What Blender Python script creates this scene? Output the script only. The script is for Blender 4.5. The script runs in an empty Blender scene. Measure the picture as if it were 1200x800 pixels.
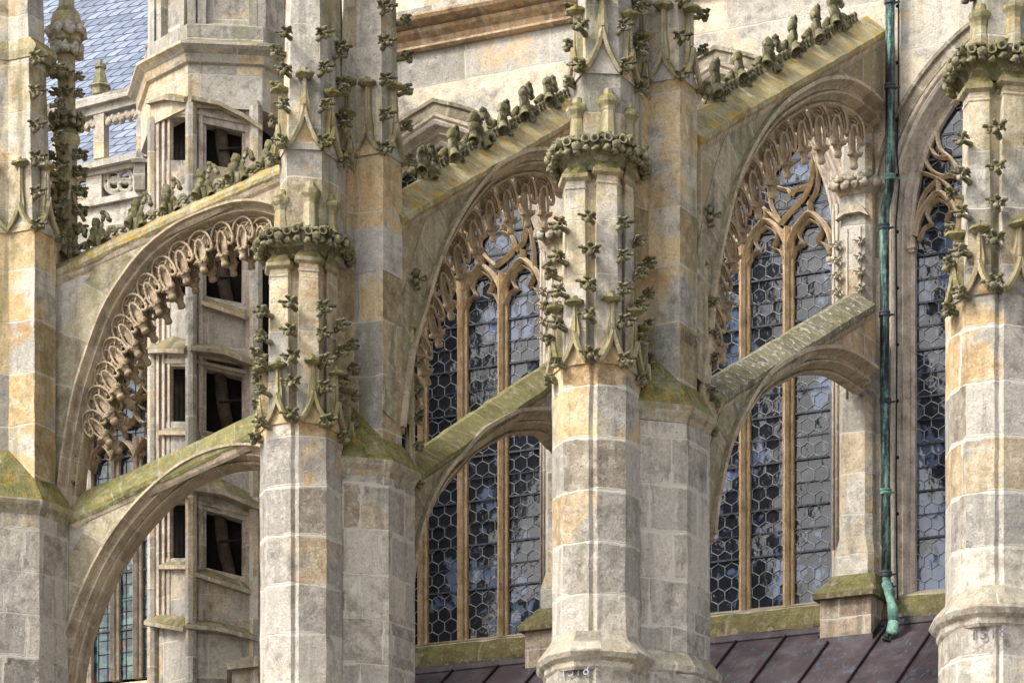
import bpy, bmesh, math, random
from mathutils import Vector, Matrix, noise
R = math.radians
FPX, D, ZC = 4000.0, 50.0, 1.6          # focal length in photo pixels, distance of the nearest full pier, eye height

# ------------------------------------------------------------------ camera, world, sun, exposure
sc = bpy.context.scene
COL = sc.collection
cam = bpy.data.cameras.new('camera'); cam_o = bpy.data.objects.new('camera', cam); COL.objects.link(cam_o)
cam.sensor_width = 36; cam.lens = 36 * FPX / 1200; cam.shift_y = 1200 / 1200.0; cam.clip_start = 0.5; cam.clip_end = 3000
cam_o.location = (0, -D, ZC); cam_o.rotation_euler = (R(90), 0, 0)
sc.camera = cam_o
SUN_EL, SUN_AZ = 44.0, -56.0            # azimuth measured from -Y (behind the camera) towards -X
world = bpy.data.worlds.new('World'); sc.world = world; world.use_nodes = True
wn = world.node_tree
sky = wn.nodes.new('ShaderNodeTexSky'); sky.sky_type = 'NISHITA'; sky.sun_disc = False
sd = Vector((math.sin(R(SUN_AZ)) * math.cos(R(SUN_EL)), -math.cos(R(SUN_AZ)) * math.cos(R(SUN_EL)), math.sin(R(SUN_EL))))
sky.sun_elevation = R(SUN_EL); sky.sun_rotation = math.atan2(sd.x, sd.y)
sky.air_density = 1.0; sky.dust_density = 4.0; sky.ozone_density = 1.0
bg = wn.nodes['Background']; bg.inputs[1].default_value = 0.115
hs = wn.nodes.new('ShaderNodeHueSaturation'); hs.inputs['Saturation'].default_value = 0.45   # thin cloud over the blue
wn.links.new(sky.outputs[0], hs.inputs['Color']); wn.links.new(hs.outputs[0], bg.inputs[0])
sun = bpy.data.lights.new('sun', 'SUN'); sun.energy = 1.3; sun.angle = R(13); sun.color = (1.0, 0.95, 0.87)
sun_o = bpy.data.objects.new('sun', sun); COL.objects.link(sun_o)
sun_o.rotation_euler = (-sd).to_track_quat('-Z', 'Y').to_euler()
vs = sc.view_settings; vs.view_transform = 'Standard'; vs.look = 'None'; vs.gamma = 1; vs.use_curve_mapping = False
vs.exposure = 1.36

# ------------------------------------------------------------------ node helpers
def lin(c):
    return tuple(((x / 12.92) if x <= 0.04045 else ((x + 0.055) / 1.055) ** 2.4) for x in c) + (1,)
def hx(s): return lin(tuple(int(s[i:i + 2], 16) / 255 for i in (0, 2, 4)))
def toned(c, k):
    m = c[0] * .35 + c[1] * .5 + c[2] * .15
    return tuple(m + (x - m) * k for x in c[:3]) + (1,)
class NT:
    def __init__(s, name):
        s.m = bpy.data.materials.new(name); s.m.use_nodes = True; s.t = s.m.node_tree
        s.b = s.t.nodes['Principled BSDF']; s.b.inputs['Roughness'].default_value = 0.9
        s.b.inputs['Specular IOR Level'].default_value = 0.2
    def n(s, typ, **kw):
        nd = s.t.nodes.new('ShaderNode' + typ)
        for k, v in kw.items(): setattr(nd, k, v)
        return nd
    def put(s, sock, v):
        if isinstance(v, bpy.types.NodeSocket): s.t.links.new(v, sock)
        elif v is not None: sock.default_value = v
    def math(s, op, a, b=None, c=None, clamp=False):
        nd = s.n('Math', operation=op, use_clamp=clamp)
        s.put(nd.inputs[0], a); s.put(nd.inputs[1], b); s.put(nd.inputs[2], c)
        return nd.outputs[0]
    def mix(s, f, a, b, mode='MIX'):
        nd = s.n('Mix', data_type='RGBA', blend_type=mode)
        s.put(nd.inputs[0], f); s.put(nd.inputs[6], a); s.put(nd.inputs[7], b)
        return nd.outputs[2]
    def ramp(s, f, stops, interp='LINEAR'):
        nd = s.n('ValToRGB'); nd.color_ramp.interpolation = interp
        e = nd.color_ramp.elements
        while len(e) < len(stops): e.new(0.5)
        for el, (p, c) in zip(e, stops):
            el.position = p; el.color = c if len(c) == 4 else tuple(c) + (1,)
        s.put(nd.inputs[0], f); return nd.outputs[0]
    def sstep(s, x, a, b):
        nd = s.n('MapRange', interpolation_type='SMOOTHSTEP'); s.put(nd.inputs[0], x)
        nd.inputs[1].default_value = a; nd.inputs[2].default_value = b; return nd.outputs[0]
    def noise(s, vec, scale, detail=3, rough=0.55, out=0):
        nd = s.n('TexNoise'); s.put(nd.inputs['Vector'], vec); nd.inputs['Scale'].default_value = scale
        nd.inputs['Detail'].default_value = detail; nd.inputs['Roughness'].default_value = rough
        return nd.outputs[out]
    def vec(s, v, scale=(1, 1, 1), loc=(0, 0, 0)):
        nd = s.n('Mapping'); s.put(nd.inputs[0], v); nd.inputs[1].default_value = loc; nd.inputs[3].default_value = scale
        return nd.outputs[0]
    def bump(s, h, strength, dist, prev=None):
        nd = s.n('Bump'); s.put(nd.inputs['Height'], h); nd.inputs['Strength'].default_value = strength
        nd.inputs['Distance'].default_value = dist
        if prev is not None: s.put(nd.inputs['Normal'], prev)
        return nd.outputs[0]

def stone(name, tones, sat=1.0, bw=0.9, rh=0.72, mortar='d2cabc', grey=0.0, grey_top=None, green=0.2, up_green=0.6, dirt=0.3,
          joints=1.0, smear=0.25, lichen=0.0, streak=0.0, pits=0.3, offset=0.5, white=0.0, bumps=1.0, red=0.0, rough=0.9, ochre=0.0, blocks=0.5):
    """weathered ashlar. UV in metres."""
    t = NT(name)
    uv = t.n('UVMap').outputs[0]; geo = t.n('NewGeometry'); pos = geo.outputs['Position']
    # joints wander a little
    w = t.noise(pos, 2.6, 2, out=1)
    wob = t.n('VectorMath', operation='MULTIPLY_ADD'); t.put(wob.inputs[0], w); wob.inputs[1].default_value = (0.07, 0.07, 0)
    t.put(wob.inputs[2], uv)
    def brick(msize, smooth):
        b = t.n('TexBrick'); b.offset = offset; b.squash = 1.0; b.offset_frequency = 2
        t.put(b.inputs['Vector'], wob.outputs[0])
        b.inputs['Color1'].default_value = (0, 0, 0, 1); b.inputs['Color2'].default_value = (1, 1, 1, 1)
        b.inputs['Mortar'].default_value = (0.5, 0.5, 0.5, 1)
        b.inputs['Scale'].default_value = 1; b.inputs['Mortar Size'].default_value = msize
        b.inputs['Mortar Smooth'].default_value = smooth; b.inputs['Bias'].default_value = 0
        b.inputs['Brick Width'].default_value = bw; b.inputs['Row Height'].default_value = rh
        return b
    b1 = brick(0.014, 0.3); b2 = brick(0.075, 1.0)
    n_big = t.noise(pos, 0.9, 3); n_mid = t.noise(pos, 4.5, 4, 0.65); n_fine = t.noise(pos, 30, 5, 0.8)
    bed = t.noise(t.vec(pos, (1.2, 1.2, 9)), 2.0, 3, 0.6)         # bedding of the sandstone
    k = len(tones)
    f = t.math('ADD', t.math('MULTIPLY', b1.outputs['Color'], 0.72), t.math('MULTIPLY', t.math('SUBTRACT', n_mid, 0.36), 0.9))
    base = t.ramp(f, [(i / (k - 1), toned(hx(c), sat)) for i, c in enumerate(tones)])
    base = t.mix(t.math('MULTIPLY', t.sstep(bed, 0.5, 0.72), 0.22), base, hx('b5925f'), 'MIX')
    if ochre: base = t.mix(t.math('MULTIPLY', t.sstep(t.math('ADD', t.noise(pos, 1.5, 4, 0.65), t.math('MULTIPLY', b1.outputs['Color'], 0.10)), 0.52, 0.66), ochre), base, hx('bf9058'))
    if grey > 0 or grey_top is not None:
        g = t.ramp(f, [(0, hx('84817b')), (0.3, hx('a39f97')), (0.6, hx('c2bdb3')), (0.8, hx('b0aca4')), (1, hx('8b8883'))])
        amt = t.sstep(t.math('ADD', n_big, t.math('MULTIPLY', b1.outputs['Color'], 0.35)), 0.72 - 0.5 * grey, 0.80 - 0.4 * grey) if grey else 0.0
        if grey_top is not None:
            sx = t.n('SeparateXYZ'); t.put(sx.inputs[0], pos)
            zz = t.math('ADD', sx.outputs[2], t.math('MULTIPLY', t.math('SUBTRACT', b1.outputs['Color'], 0.5), 1.6))
            low = t.math('MULTIPLY', t.math('SUBTRACT', 1.0, t.sstep(zz, grey_top - 0.25, grey_top + 0.15)), t.math('ADD', 0.35, t.math('MULTIPLY', t.sstep(t.math('FRACT', t.math('MULTIPLY', b1.outputs['Color'], 9.1)), 0.25, 0.4), 0.65)))
            amt = t.math('MAXIMUM', amt, t.math('MULTIPLY', low, 0.92))
        base = t.mix(amt, base, g)
    bt = t.ramp(t.math('FRACT', t.math('MULTIPLY', b1.outputs['Color'], 5.37)), [(0, (0.70, 0.69, 0.68)), (0.35, (0.94, 0.93, 0.92)), (0.7, (1.06, 1.05, 1.03)), (1, (1.18, 1.15, 1.10))])
    if joints > 0 and blocks > 0: base = t.mix(blocks, base, bt, 'MULTIPLY')
    if red: base = t.mix(t.math('MULTIPLY', t.sstep(n_mid, 0.55, 0.7), red), base, hx('9c6a55'))
    # tonal breakup
    base = t.mix(0.55, base, t.ramp(n_mid, [(0.3, (0.50, 0.48, 0.45)), (0.45, (0.9, 0.89, 0.87)), (0.55, (1.05, 1.05, 1.05)), (0.72, (1.25, 1.24, 1.2))]), 'MULTIPLY')
    base = t.mix(0.8, base, t.ramp(n_fine, [(0.28, (0.42, 0.40, 0.37)), (0.45, (0.92, 0.92, 0.91)), (0.55, (1.04, 1.04, 1.04)), (0.75, (1.3, 1.3, 1.3))]), 'MULTIPLY')
    cr1 = t.noise(pos, 5.5, 7, 0.78); cr2 = t.noise(t.vec(pos, (1, 1, 1), (11, 5, 3)), 11.0, 7, 0.8)
    base = t.mix(t.math('MULTIPLY', t.sstep(cr1, 0.545, 0.565), 0.20), base, hx('f0e9dc'))
    base = t.mix(t.math('MULTIPLY', t.sstep(cr2, 0.585, 0.605), 0.38), base, hx('6b6255'))
    # dark crust in vertical runs
    run = t.noise(t.vec(pos, (3.2, 3.2, 0.35)), 1.4, 4, 0.65)
    base = t.mix(t.math('MULTIPLY', t.sstep(run, 0.50, 0.66), dirt), base, hx('5b554b'))
    # mortar, with wide lime smears
    if joints > 0:
        sm = t.math('MULTIPLY', b2.outputs['Fac'], t.sstep(t.noise(pos, 1.6, 3), 0.36, 0.56))
        sm = t.sstep(t.math('MULTIPLY', sm, t.math('ADD', t.noise(pos, 7.5, 4, 0.7), 0.42)), 0.40, 0.47)
        base = t.mix(t.math('MULTIPLY', sm, smear * 0.72), base, hx('d2cdc2'))
        base = t.mix(t.math('MULTIPLY', t.math('MULTIPLY', b1.outputs['Fac'], 0.72 * joints), t.sstep(n_mid, 0.22, 0.45)), base, hx(mortar))
    # algae : vertical runs and on everything that faces up
    if green > 0:
        gr = t.noise(t.vec(pos, (2.1, 2.1, 0.28), (4, 1, 7)), 1.2, 4, 0.6)
        base = t.mix(t.math('MULTIPLY', t.sstep(gr, 0.60 - 0.18 * green, 0.76 - 0.12 * green), min(1, 0.35 + green * 0.5)), base, t.mix(n_fine, hx('66673c'), hx('85825a')))
    if up_green > 0:
        nz = t.n('SeparateXYZ'); t.put(nz.inputs[0], geo.outputs['True Normal'])
        up = t.math('MULTIPLY', t.sstep(nz.outputs[2], 0.12, 0.5), t.sstep(t.math('ADD', n_mid, t.math('MULTIPLY', n_fine, 0.3)), 0.35, 0.75))
        mossc = t.ramp(t.math('ADD', t.math('MULTIPLY', n_fine, 0.6), t.math('MULTIPLY', t.noise(pos, 3.3, 4, 0.7), 0.4)), [(0.36, hx('352f1e')), (0.45, hx('55522f')), (0.54, hx('6f6e40')), (0.64, hx('938f6c'))])
        base = t.mix(t.math('MULTIPLY', up, up_green), base, mossc)
    if streak > 0:   # runs down a sloping slab : UV v is the fall line
        st = t.noise(t.vec(uv, (7.0, 0.7, 1)), 1.6, 4, 0.7)
        base = t.mix(t.math('MULTIPLY', t.sstep(st, 0.50, 0.68), streak), base, hx('6f6a52'))
        st2 = t.noise(t.vec(uv, (9.0, 1.1, 1), (3, 8, 0)), 1.3, 4, 0.7)
        base = t.mix(t.math('MULTIPLY', t.sstep(st2, 0.58, 0.70), streak), base, hx('c2bda6'))
    if white > 0:
        wv = t.noise(pos, 9, 4, 0.7)
        base = t.mix(t.math('MULTIPLY', t.sstep(wv, 0.575, 0.62), white), base, hx('cfcdc6'))
    if lichen > 0:
        l = t.math('ADD', t.noise(t.vec(uv, (3.5, 1.2, 1), (9, 2, 0)), 2.2, 5, 0.8), t.math('MULTIPLY', n_fine, 0.22))
        base = t.mix(t.math('MULTIPLY', t.sstep(l, 0.625, 0.69), lichen), base, hx('b8922a'))
    if pits > 0:
        v = t.n('TexVoronoi'); t.put(v.inputs['Vector'], pos); v.inputs['Scale'].default_value = 14
        pit = t.math('MULTIPLY', t.math('SUBTRACT', 1, t.sstep(v.outputs['Distance'], 0.05, 0.20)), t.sstep(n_mid, 0.50, 0.62))
        base = t.mix(t.math('MULTIPLY', pit, pits), base, hx('4a443a'))
    t.put(t.b.inputs['Base Color'], base); t.b.inputs['Roughness'].default_value = rough
    h = t.math('ADD', t.math('MULTIPLY', n_mid, 0.8), t.math('MULTIPLY', n_fine, 0.35))
    if joints > 0: h = t.math('SUBTRACT', h, t.math('MULTIPLY', b1.outputs['Fac'], 0.35))
    if pits > 0: h = t.math('SUBTRACT', h, t.math('MULTIPLY', pit, 0.5))
    nb = t.bump(h, 0.8 * bumps, 0.06)
    t.put(t.b.inputs['Normal'], nb)
    return t.m

TAN = ['a98e68', 'c6ae86', 'd3be98', 'dac8a8', 'c39f6e']
PALE = ['b8a78c', 'cbbca2', 'd6cab4', 'c9b89f', 'bda98e']
BUFF = ['a39373', 'bdaa86', 'cdbb99', 'b8a079', 'c49a62']
M = {}
M['pier'] = stone('pier_ashlar', TAN, bw=6.0, rh=0.76, grey=0.25, grey_top=14.75, green=0.08, ochre=0.45, blocks=0.85, smear=0.9, dirt=0.3, pits=0.35)
M['pier_inner'] = stone('pier_flank_ashlar', PALE, bw=0.72, rh=0.70, grey=0.55, grey_top=14.9, green=0.03, smear=0.9, pits=0.45, ochre=0.12, blocks=0.85)
M['shaft'] = stone('upper_shaft_ashlar', BUFF, bw=7.0, rh=0.86, grey=0.12, green=0.55, smear=0.3, dirt=0.22, pits=0.15, ochre=0.35, blocks=0.8)
M['pinnacle'] = stone('pinnacle_stone', ['a0957e', 'beb297', 'ccc0a6', 'd4c9b1', 'b9a888'], bw=8, rh=0.8, grey=0.25, green=0.6, smear=0.1, dirt=0.38, ochre=0.3, blocks=0.7)
M['gable'] = stone('gable_hood_stone', ['88836a', 'a29c82', 'b8b198', 'a59d82', '938c72'], bw=8, rh=4, joints=0.2, green=0.85, up_green=1.0, dirt=0.5, lichen=0.3, ochre=0.15)
M['foliage'] = stone('carved_foliage_stone', ['4b4936', '69664c', '8a866a', 'a7a388', '5a5742'], bw=8, rh=5, joints=0, green=0.5, up_green=0.5, dirt=0.6, pits=0.2)
M['cap'] = stone('weathered_cap_stone', ['8a857a', 'a29c8f', 'b7b1a3', 'a69c88', '948b78'], bw=1.1, rh=3, green=0.4, up_green=0.8, lichen=0.3, dirt=0.4)
M['base'] = stone('base_moulding_stone', ['9d968a', 'b3aca0', 'c2bcb0', 'b7ae9e', 'a39b8c'], bw=1.4, rh=9, green=0.15, up_green=0.25, lichen=0.15, dirt=0.35)
M['moss'] = stone('mossy_weathering', ['7e7c55', '8e8a5e', '9c9668', '86824f', '77744c'], sat=0.75, bw=0.9, rh=0.8, joints=0.3, green=1, up_green=0.95, lichen=0.3, streak=0.4, dirt=0.3)
M['coping_lichen'] = stone('lichened_coping', ['9c9473', 'aaa27e', 'b6ae8c', 'a39a78', '979068'], sat=1.0, bw=0.75, rh=9, joints=0.2, green=0.3, up_green=0.1, lichen=0.85, streak=0.6, dirt=0.25)
M['coping_moss'] = stone('mossy_coping', ['74743a', '85844a', '8f8c55', '7d7c46', '6f7040'], sat=0.78, bw=0.7, rh=9, joints=0.25, green=0.8, up_green=0.35, lichen=0.2, streak=0.55, white=0.1, dirt=0.3)
M['coping_grey'] = stone('grey_spotted_coping', ['76735f', '858270', '928f7d', '7b775f', '6d6a52'], bw=0.7, rh=9, joints=0.5, green=0.6, up_green=0.3, lichen=0.1, streak=0.4, white=0.8, dirt=0.5)
M['arch'] = stone('arch_moulding_stone', ['ae9878', 'c4ae8c', 'd0bd9c', 'bb9f7a', 'b09a7e'], sat=0.7, bw=0.62, rh=30, offset=0, joints=0.35, green=0.05, up_green=0.8, dirt=0.25, pits=0.1)
M['spandrel'] = stone('spandrel_ashlar', ['a89270', 'bfa882', 'cbb691', 'b99a6c', 'ad9775'], sat=0.80, bw=1.1, rh=0.9, grey=0.1, green=0.15, up_green=0.5, dirt=0.4, smear=0.2, pits=0.15, ochre=0.2)
M['voussoir'] = stone('voussoir_band', ['948d76', 'a8a088', 'b6ae96', '9f977e', '8f886f'], bw=0.8, rh=30, offset=0, joints=0.6, green=0.35, up_green=0.5, dirt=0.35, pits=0.1)
M['fringe'] = stone('cusped_fringe_stone', ['9d8264', 'b89c78', 'c9b08c', 'b09270', 'a1876a'], sat=0.80, bw=9, rh=9, joints=0, green=0.03, up_green=0.2, dirt=0.35, pits=0.15)
M['fringe_grey'] = stone('grey_fringe_stone', ['89775f', 'a5927a', 'b8a58b', '99856c', '8b7861'], bw=9, rh=9, joints=0, green=0.1, up_green=0.3, dirt=0.5, pits=0.15)
M['wall'] = stone('clerestory_ashlar', ['c2b39a', 'd3c7b2', 'dbd0bd', 'cdb79a', 'c6b8a2'], bw=1.7, rh=0.92, mortar='cfc8b9', grey=0.1, green=0.02, up_green=0.5, dirt=0.12, smear=0.3, pits=0.45, ochre=0.12)
M['cornice'] = stone('cornice_stone', ['b08a5c', 'c79f6d', 'd3b182', 'b88d59', 'c6a577'], sat=0.68, bw=1.3, rh=30, offset=0, joints=0.5, green=0.1, up_green=0.95, dirt=0.4, pits=0.2, ochre=0.3)
M['jamb'] = stone('window_jamb_stone', ['ad9882', 'c4b09a', 'd0bfa8', 'b9a28b', 'c1aa8c'], sat=0.60, bw=30, rh=0.8, offset=0, joints=0.5, green=0.05, up_green=0.4, dirt=0.35, pits=0.1)
M['mullion'] = stone('ochre_mullion_stone', ['b5884f', 'cba56c', 'd9bb88', 'c29a60', 'c9b290'], sat=0.72, bw=30, rh=1.1, offset=0, joints=0.5, green=0.03, up_green=0.1, dirt=0.25, pits=0.05)
M['tracery'] = stone('tracery_stone', ['b39a76', 'ccb38b', 'dac5a2', 'c4a880', 'bba88a'], sat=0.8, bw=9, rh=9, joints=0.0, green=0.03, up_green=0.1, dirt=0.2, pits=0.05)
M['sill'] = stone('mossy_sill_stone', ['5a5038', '6f6548', '857a5c', '655c40', '8f866e'], bw=1.6, rh=9, joints=0.3, green=0.5, up_green=0.8, dirt=0.6)
M['rubble'] = stone('worn_base_stone', ['a08d74', 'b5a186', 'bfae96', '96826a', 'a8846a'], sat=0.70, bw=0.9, rh=0.42, green=0.1, dirt=0.5, pits=0.9, red=0.4)
M['spandrel_green'] = stone('algae_stained_spandrel', ['97917a', 'aba489', 'b8b196', 'a39b7f', '918a70'], bw=0.9, rh=1.0, offset=0.3, joints=0.5, green=0.2, up_green=0.5, dirt=0.28, pits=0.1, ochre=0.2)
M['hood'] = stone('grey_window_hood_stone', ['77705f', '8f8776', '9f9785', '857d6c', '6d6657'], bw=0.8, rh=30, offset=0, joints=0.5, green=0.05, up_green=0.4, dirt=0.5)
M['pilaster'] = stone('pilaster_ashlar', ['aa9a80', 'c0b096', 'cabca4', 'b09c80', 'b9a88e'], bw=7, rh=0.7, grey=0.35, green=0.1, up_green=0.6, dirt=0.35, smear=0.3)
M['turret'] = stone('turret_stone', ['b2a48e', 'c8bba5', 'd4c9b5', 'bda98c', 'cbac7e'], bw=1.5, rh=0.72, grey=0.45, green=0.08, up_green=0.45, dirt=0.3, pits=0.2, red=0.1)
M['turret_top'] = stone('turret_upper_stone', ['bfa277', 'd0b88f', 'dbc8a5', 'c7a877', 'b9a27c'], sat=0.75, bw=1.3, rh=0.62, grey=0.2, green=0.12, up_green=0.85, dirt=0.2, pits=0.15)
M['balustrade'] = stone('balustrade_stone', ['8f897e', 'a8a195', 'b5ad9f', 'b09a76', '97907f'], bw=1.5, rh=0.8, grey=0.3, green=0.05, up_green=0.3, dirt=0.4)
M['dark_stone'] = stone('dark_brown_stone', ['4e4a44', '5e5952', '6a655c', '57524a', '4a463f'], bw=1.0, rh=0.7, green=0.1, dirt=0.6)  # dark brown tones for the slab behind the pierced parapet

def glass_mat(name, dark, sky_refl, refl_level, stained=False):
    t = NT(name); uv = t.n('UVMap').outputs[0]; pos = t.n('NewGeometry').outputs['Position']
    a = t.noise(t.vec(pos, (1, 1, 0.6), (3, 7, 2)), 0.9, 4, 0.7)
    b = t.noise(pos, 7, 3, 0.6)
    wn_ = t.n('TexWhiteNoise', noise_dimensions='2D'); t.put(wn_.inputs['Vector'], uv)
    cell = wn_.outputs['Value']
    m = t.sstep(t.math('ADD', a, t.math('MULTIPLY', t.math('SUBTRACT', b, 0.5), 0.25)), refl_level, refl_level + 0.05)
    base = t.mix(m, hx(dark), hx(sky_refl))  # pale patches: sky reflections painted into the glass colour
    base = t.mix(0.28, base, t.ramp(cell, [(0, (0.45, 0.42, 0.40)), (0.6, (1, 1, 1)), (1, (1.5, 1.5, 1.55))]), 'MULTIPLY')
    if stained:
        v = t.n('TexVoronoi', feature='F1', distance='CHEBYCHEV'); t.put(v.inputs['Vector'], t.vec(pos, (5.5, 5.5, 8.0)))
        v.inputs['Scale'].default_value = 1.0
        cr = t.ramp(t.math('FRACT', t.math('MULTIPLY', v.outputs['Color'], 7.3)),
                    [(0, hx('1e2a33')), (0.25, hx('3a5c58')), (0.45, hx('27393f')), (0.65, hx('56756c')), (0.8, hx('34444f')), (0.96, hx('6b4440'))], 'CONSTANT')
        z = t.n('SeparateXYZ'); t.put(z.inputs[0], pos)
        base = t.mix(t.math('SUBTRACT', 0.95, t.math('MULTIPLY', t.sstep(z.outputs[2], 17.0, 19.5), 0.65)), base, cr)
    t.put(t.b.inputs['Base Color'], base)
    t.b.inputs['Roughness'].default_value = 0.07; t.b.inputs['IOR'].default_value = 1.5
    t.b.inputs['Specular IOR Level'].default_value = 0.6
    t.put(t.b.inputs['Normal'], t.bump(t.noise(pos, 5, 2), 0.12, 0.05))
    return t.m
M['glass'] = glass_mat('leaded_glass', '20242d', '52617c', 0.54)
M['glass_stained'] = glass_mat('stained_glass', '20242c', '3c4a5c', 0.5, True)
def plain(name, col, rough=0.7, metal=0.0, var=0.25, scale=12, bump=0.2, col2=None):
    t = NT(name); pos = t.n('NewGeometry').outputs['Position']
    n = t.noise(pos, scale, 4, 0.65)
    c = t.mix(t.sstep(n, 0.4, 0.65), hx(col), hx(col2 or col))
    c = t.mix(var, c, t.ramp(t.noise(pos, scale * 3, 3), [(0.3, (0.5, 0.5, 0.5)), (0.7, (1.4, 1.4, 1.4))]), 'MULTIPLY')
    t.put(t.b.inputs['Base Color'], c); t.b.inputs['Roughness'].default_value = rough; t.b.inputs['Metallic'].default_value = metal
    if bump: t.put(t.b.inputs['Normal'], t.bump(n, bump, 0.02))
    return t.m
M['lead'] = plain('grey_lead_came', 'a2a8ac', 0.6, 0, 0.3, 10, 0, '858b90')
M['bar'] = plain('iron_saddle_bar', '4b5058', 0.6, 0, 0.3, 10, 0, '33373e')
M['interior_shade'] = plain('interior_shade_black', '16130f', 0.9, 0, 0.4, 3, 0, '211c17')  # near-black colour stands in for unlit space
M['mesh'] = plain('wire_mesh_screen', '0e0d0c', 0.8, 0, 0.3, 30, 0, '1b1917')
M['newel'] = plain('shaded_newel_stone', '40382f', 0.9, 0, 0.3, 5, 0.3, '574d42')  # shade inside the turret is put into this dark stone colour
M['ground'] = plain('paving_ground', '6f6a62', 0.95, 0, 0.3, 2, 0.2, '7d776d')
M['cable'] = plain('black_cable', '2a2624', 0.7, 0, 0.1, 8, 0)
M['paint'] = plain('faded_blue_grey_numerals', '8d95ad', 0.9, 0, 0.3, 40, 0, 'a9adb8')
M['carve'] = plain('incised_numerals', '6b6153', 0.9, 0, 0.3, 40, 0, '7c7160')
M['black_line'] = plain('grey_painted_numerals', '55545a', 0.9, 0, 0.3, 40, 0, '77757a')

def copper_mat():
    t = NT('verdigris_copper'); pos = t.n('NewGeometry').outputs['Position']
    a = t.noise(t.vec(pos, (5, 5, 0.5)), 1.6, 4, 0.7); b = t.noise(pos, 14, 4, 0.7)
    f = t.math('ADD', t.math('MULTIPLY', a, 0.75), t.math('MULTIPLY', b, 0.25))
    c = t.ramp(f, [(0.40, hx('1b1a19')), (0.47, hx('33393a')), (0.52, hx('46605d')), (0.57, hx('6f8f83')), (0.68, hx('98b0a2'))])
    t.put(t.b.inputs['Base Color'], c); t.b.inputs['Roughness'].default_value = 0.5; t.b.inputs['Metallic'].default_value = 0.15
    t.put(t.b.inputs['Normal'], t.bump(b, 0.25, 0.01)); return t.m
M['copper'] = copper_mat()
M['copper_green'] = plain('green_verdigris', '5c8478', 0.7, 0.05, 0.5, 9, 0.3, '84a598')
def roof_mat():
    t = NT('brown_copper_roof'); uv = t.n('UVMap').outputs[0]; pos = t.n('NewGeometry').outputs['Position']
    n = t.noise(pos, 2.2, 4, 0.65); c = t.ramp(n, [(0.3, hx('2a2427')), (0.5, hx('3e3438')), (0.7, hx('544a4e'))])
    s = t.noise(t.vec(uv, (4.5, 1.3, 1)), 2.4, 5, 0.8); s2 = t.noise(pos, 1.3, 2)
    c = t.mix(t.math('MULTIPLY', t.math('MULTIPLY', t.sstep(s, 0.55, 0.61), t.sstep(s2, 0.38, 0.52)), 0.65), c, hx('45697a'))
    s3 = t.noise(t.vec(uv, (9, 0.8, 1), (5, 3, 0)), 1.9, 5, 0.8)
    c = t.mix(t.math('MULTIPLY', t.sstep(s3, 0.66, 0.70), 0.7), c, hx('a9a3a6'))
    t.put(t.b.inputs['Base Color'], c); t.b.inputs['Roughness'].default_value = 0.55; t.b.inputs['Metallic'].default_value = 0.0
    t.b.inputs['Specular IOR Level'].default_value = 0.5
    t.put(t.b.inputs['Normal'], t.bump(t.noise(pos, 3, 3), 0.3, 0.03)); return t.m
M['roof'] = roof_mat(); M['seam'] = plain('dark_roof_seam', '35282e', 0.6, 0, 0.2, 6, 0)
def slate_mat():
    t = NT('scale_slate_roof'); uv = t.n('UVMap').outputs[0]
    s = t.n('SeparateXYZ'); t.put(s.inputs[0], uv); u, v = s.outputs[0], s.outputs[1]
    W, H = 0.25, 0.215
    vv = t.math('DIVIDE', v, H); fv = t.math('FRACT', vv); row = t.math('FLOOR', vv)
    arc = t.math('SUBTRACT', t.math('DIVIDE', u, W), t.math('MULTIPLY', t.math('POWER', fv, 1.9), 0.95))
    arc = t.math('ADD', arc, t.math('MULTIPLY', row, 0.37))
    fa = t.math('FRACT', arc); col = t.math('FLOOR', arc)
    l1 = t.math('LESS_THAN', fa, 0.17); l2 = t.math('LESS_THAN', fv, 0.13)
    line = t.math('MAXIMUM', l1, l2)
    cv = t.n('CombineXYZ'); t.put(cv.inputs[0], col); t.put(cv.inputs[1], row)
    wn_ = t.n('TexWhiteNoise', noise_dimensions='2D'); t.put(wn_.inputs['Vector'], cv.outputs[0])
    c = t.ramp(wn_.outputs['Value'], [(0, hx('5d6980')), (0.5, hx('707c92')), (1, hx('8691a6'))])
    c = t.mix(0.5, c, t.ramp(t.noise(uv, 9, 3), [(0.3, (0.8, 0.8, 0.8)), (0.7, (1.15, 1.15, 1.15))]), 'MULTIPLY')
    c = t.mix(line, c, hx('252932'))
    t.put(t.b.inputs['Base Color'], c); t.b.inputs['Roughness'].default_value = 0.5; t.b.inputs['Specular IOR Level'].default_value = 0.4
    t.put(t.b.inputs['Normal'], t.bump(t.math('SUBTRACT', fv, t.math('MULTIPLY', line, 0.6)), 0.35, 0.02)); return t.m
M['slate'] = slate_mat()

# ------------------------------------------------------------------ mesh helpers
_bm = bmesh.new(); bmesh.ops.create_icosphere(_bm, subdivisions=2, radius=1); _bm.verts.ensure_lookup_table()
ICO_V = [v.co.copy() for v in _bm.verts]; ICO_F = [tuple(v.index for v in f.verts) for f in _bm.faces]; _bm.free()

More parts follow.
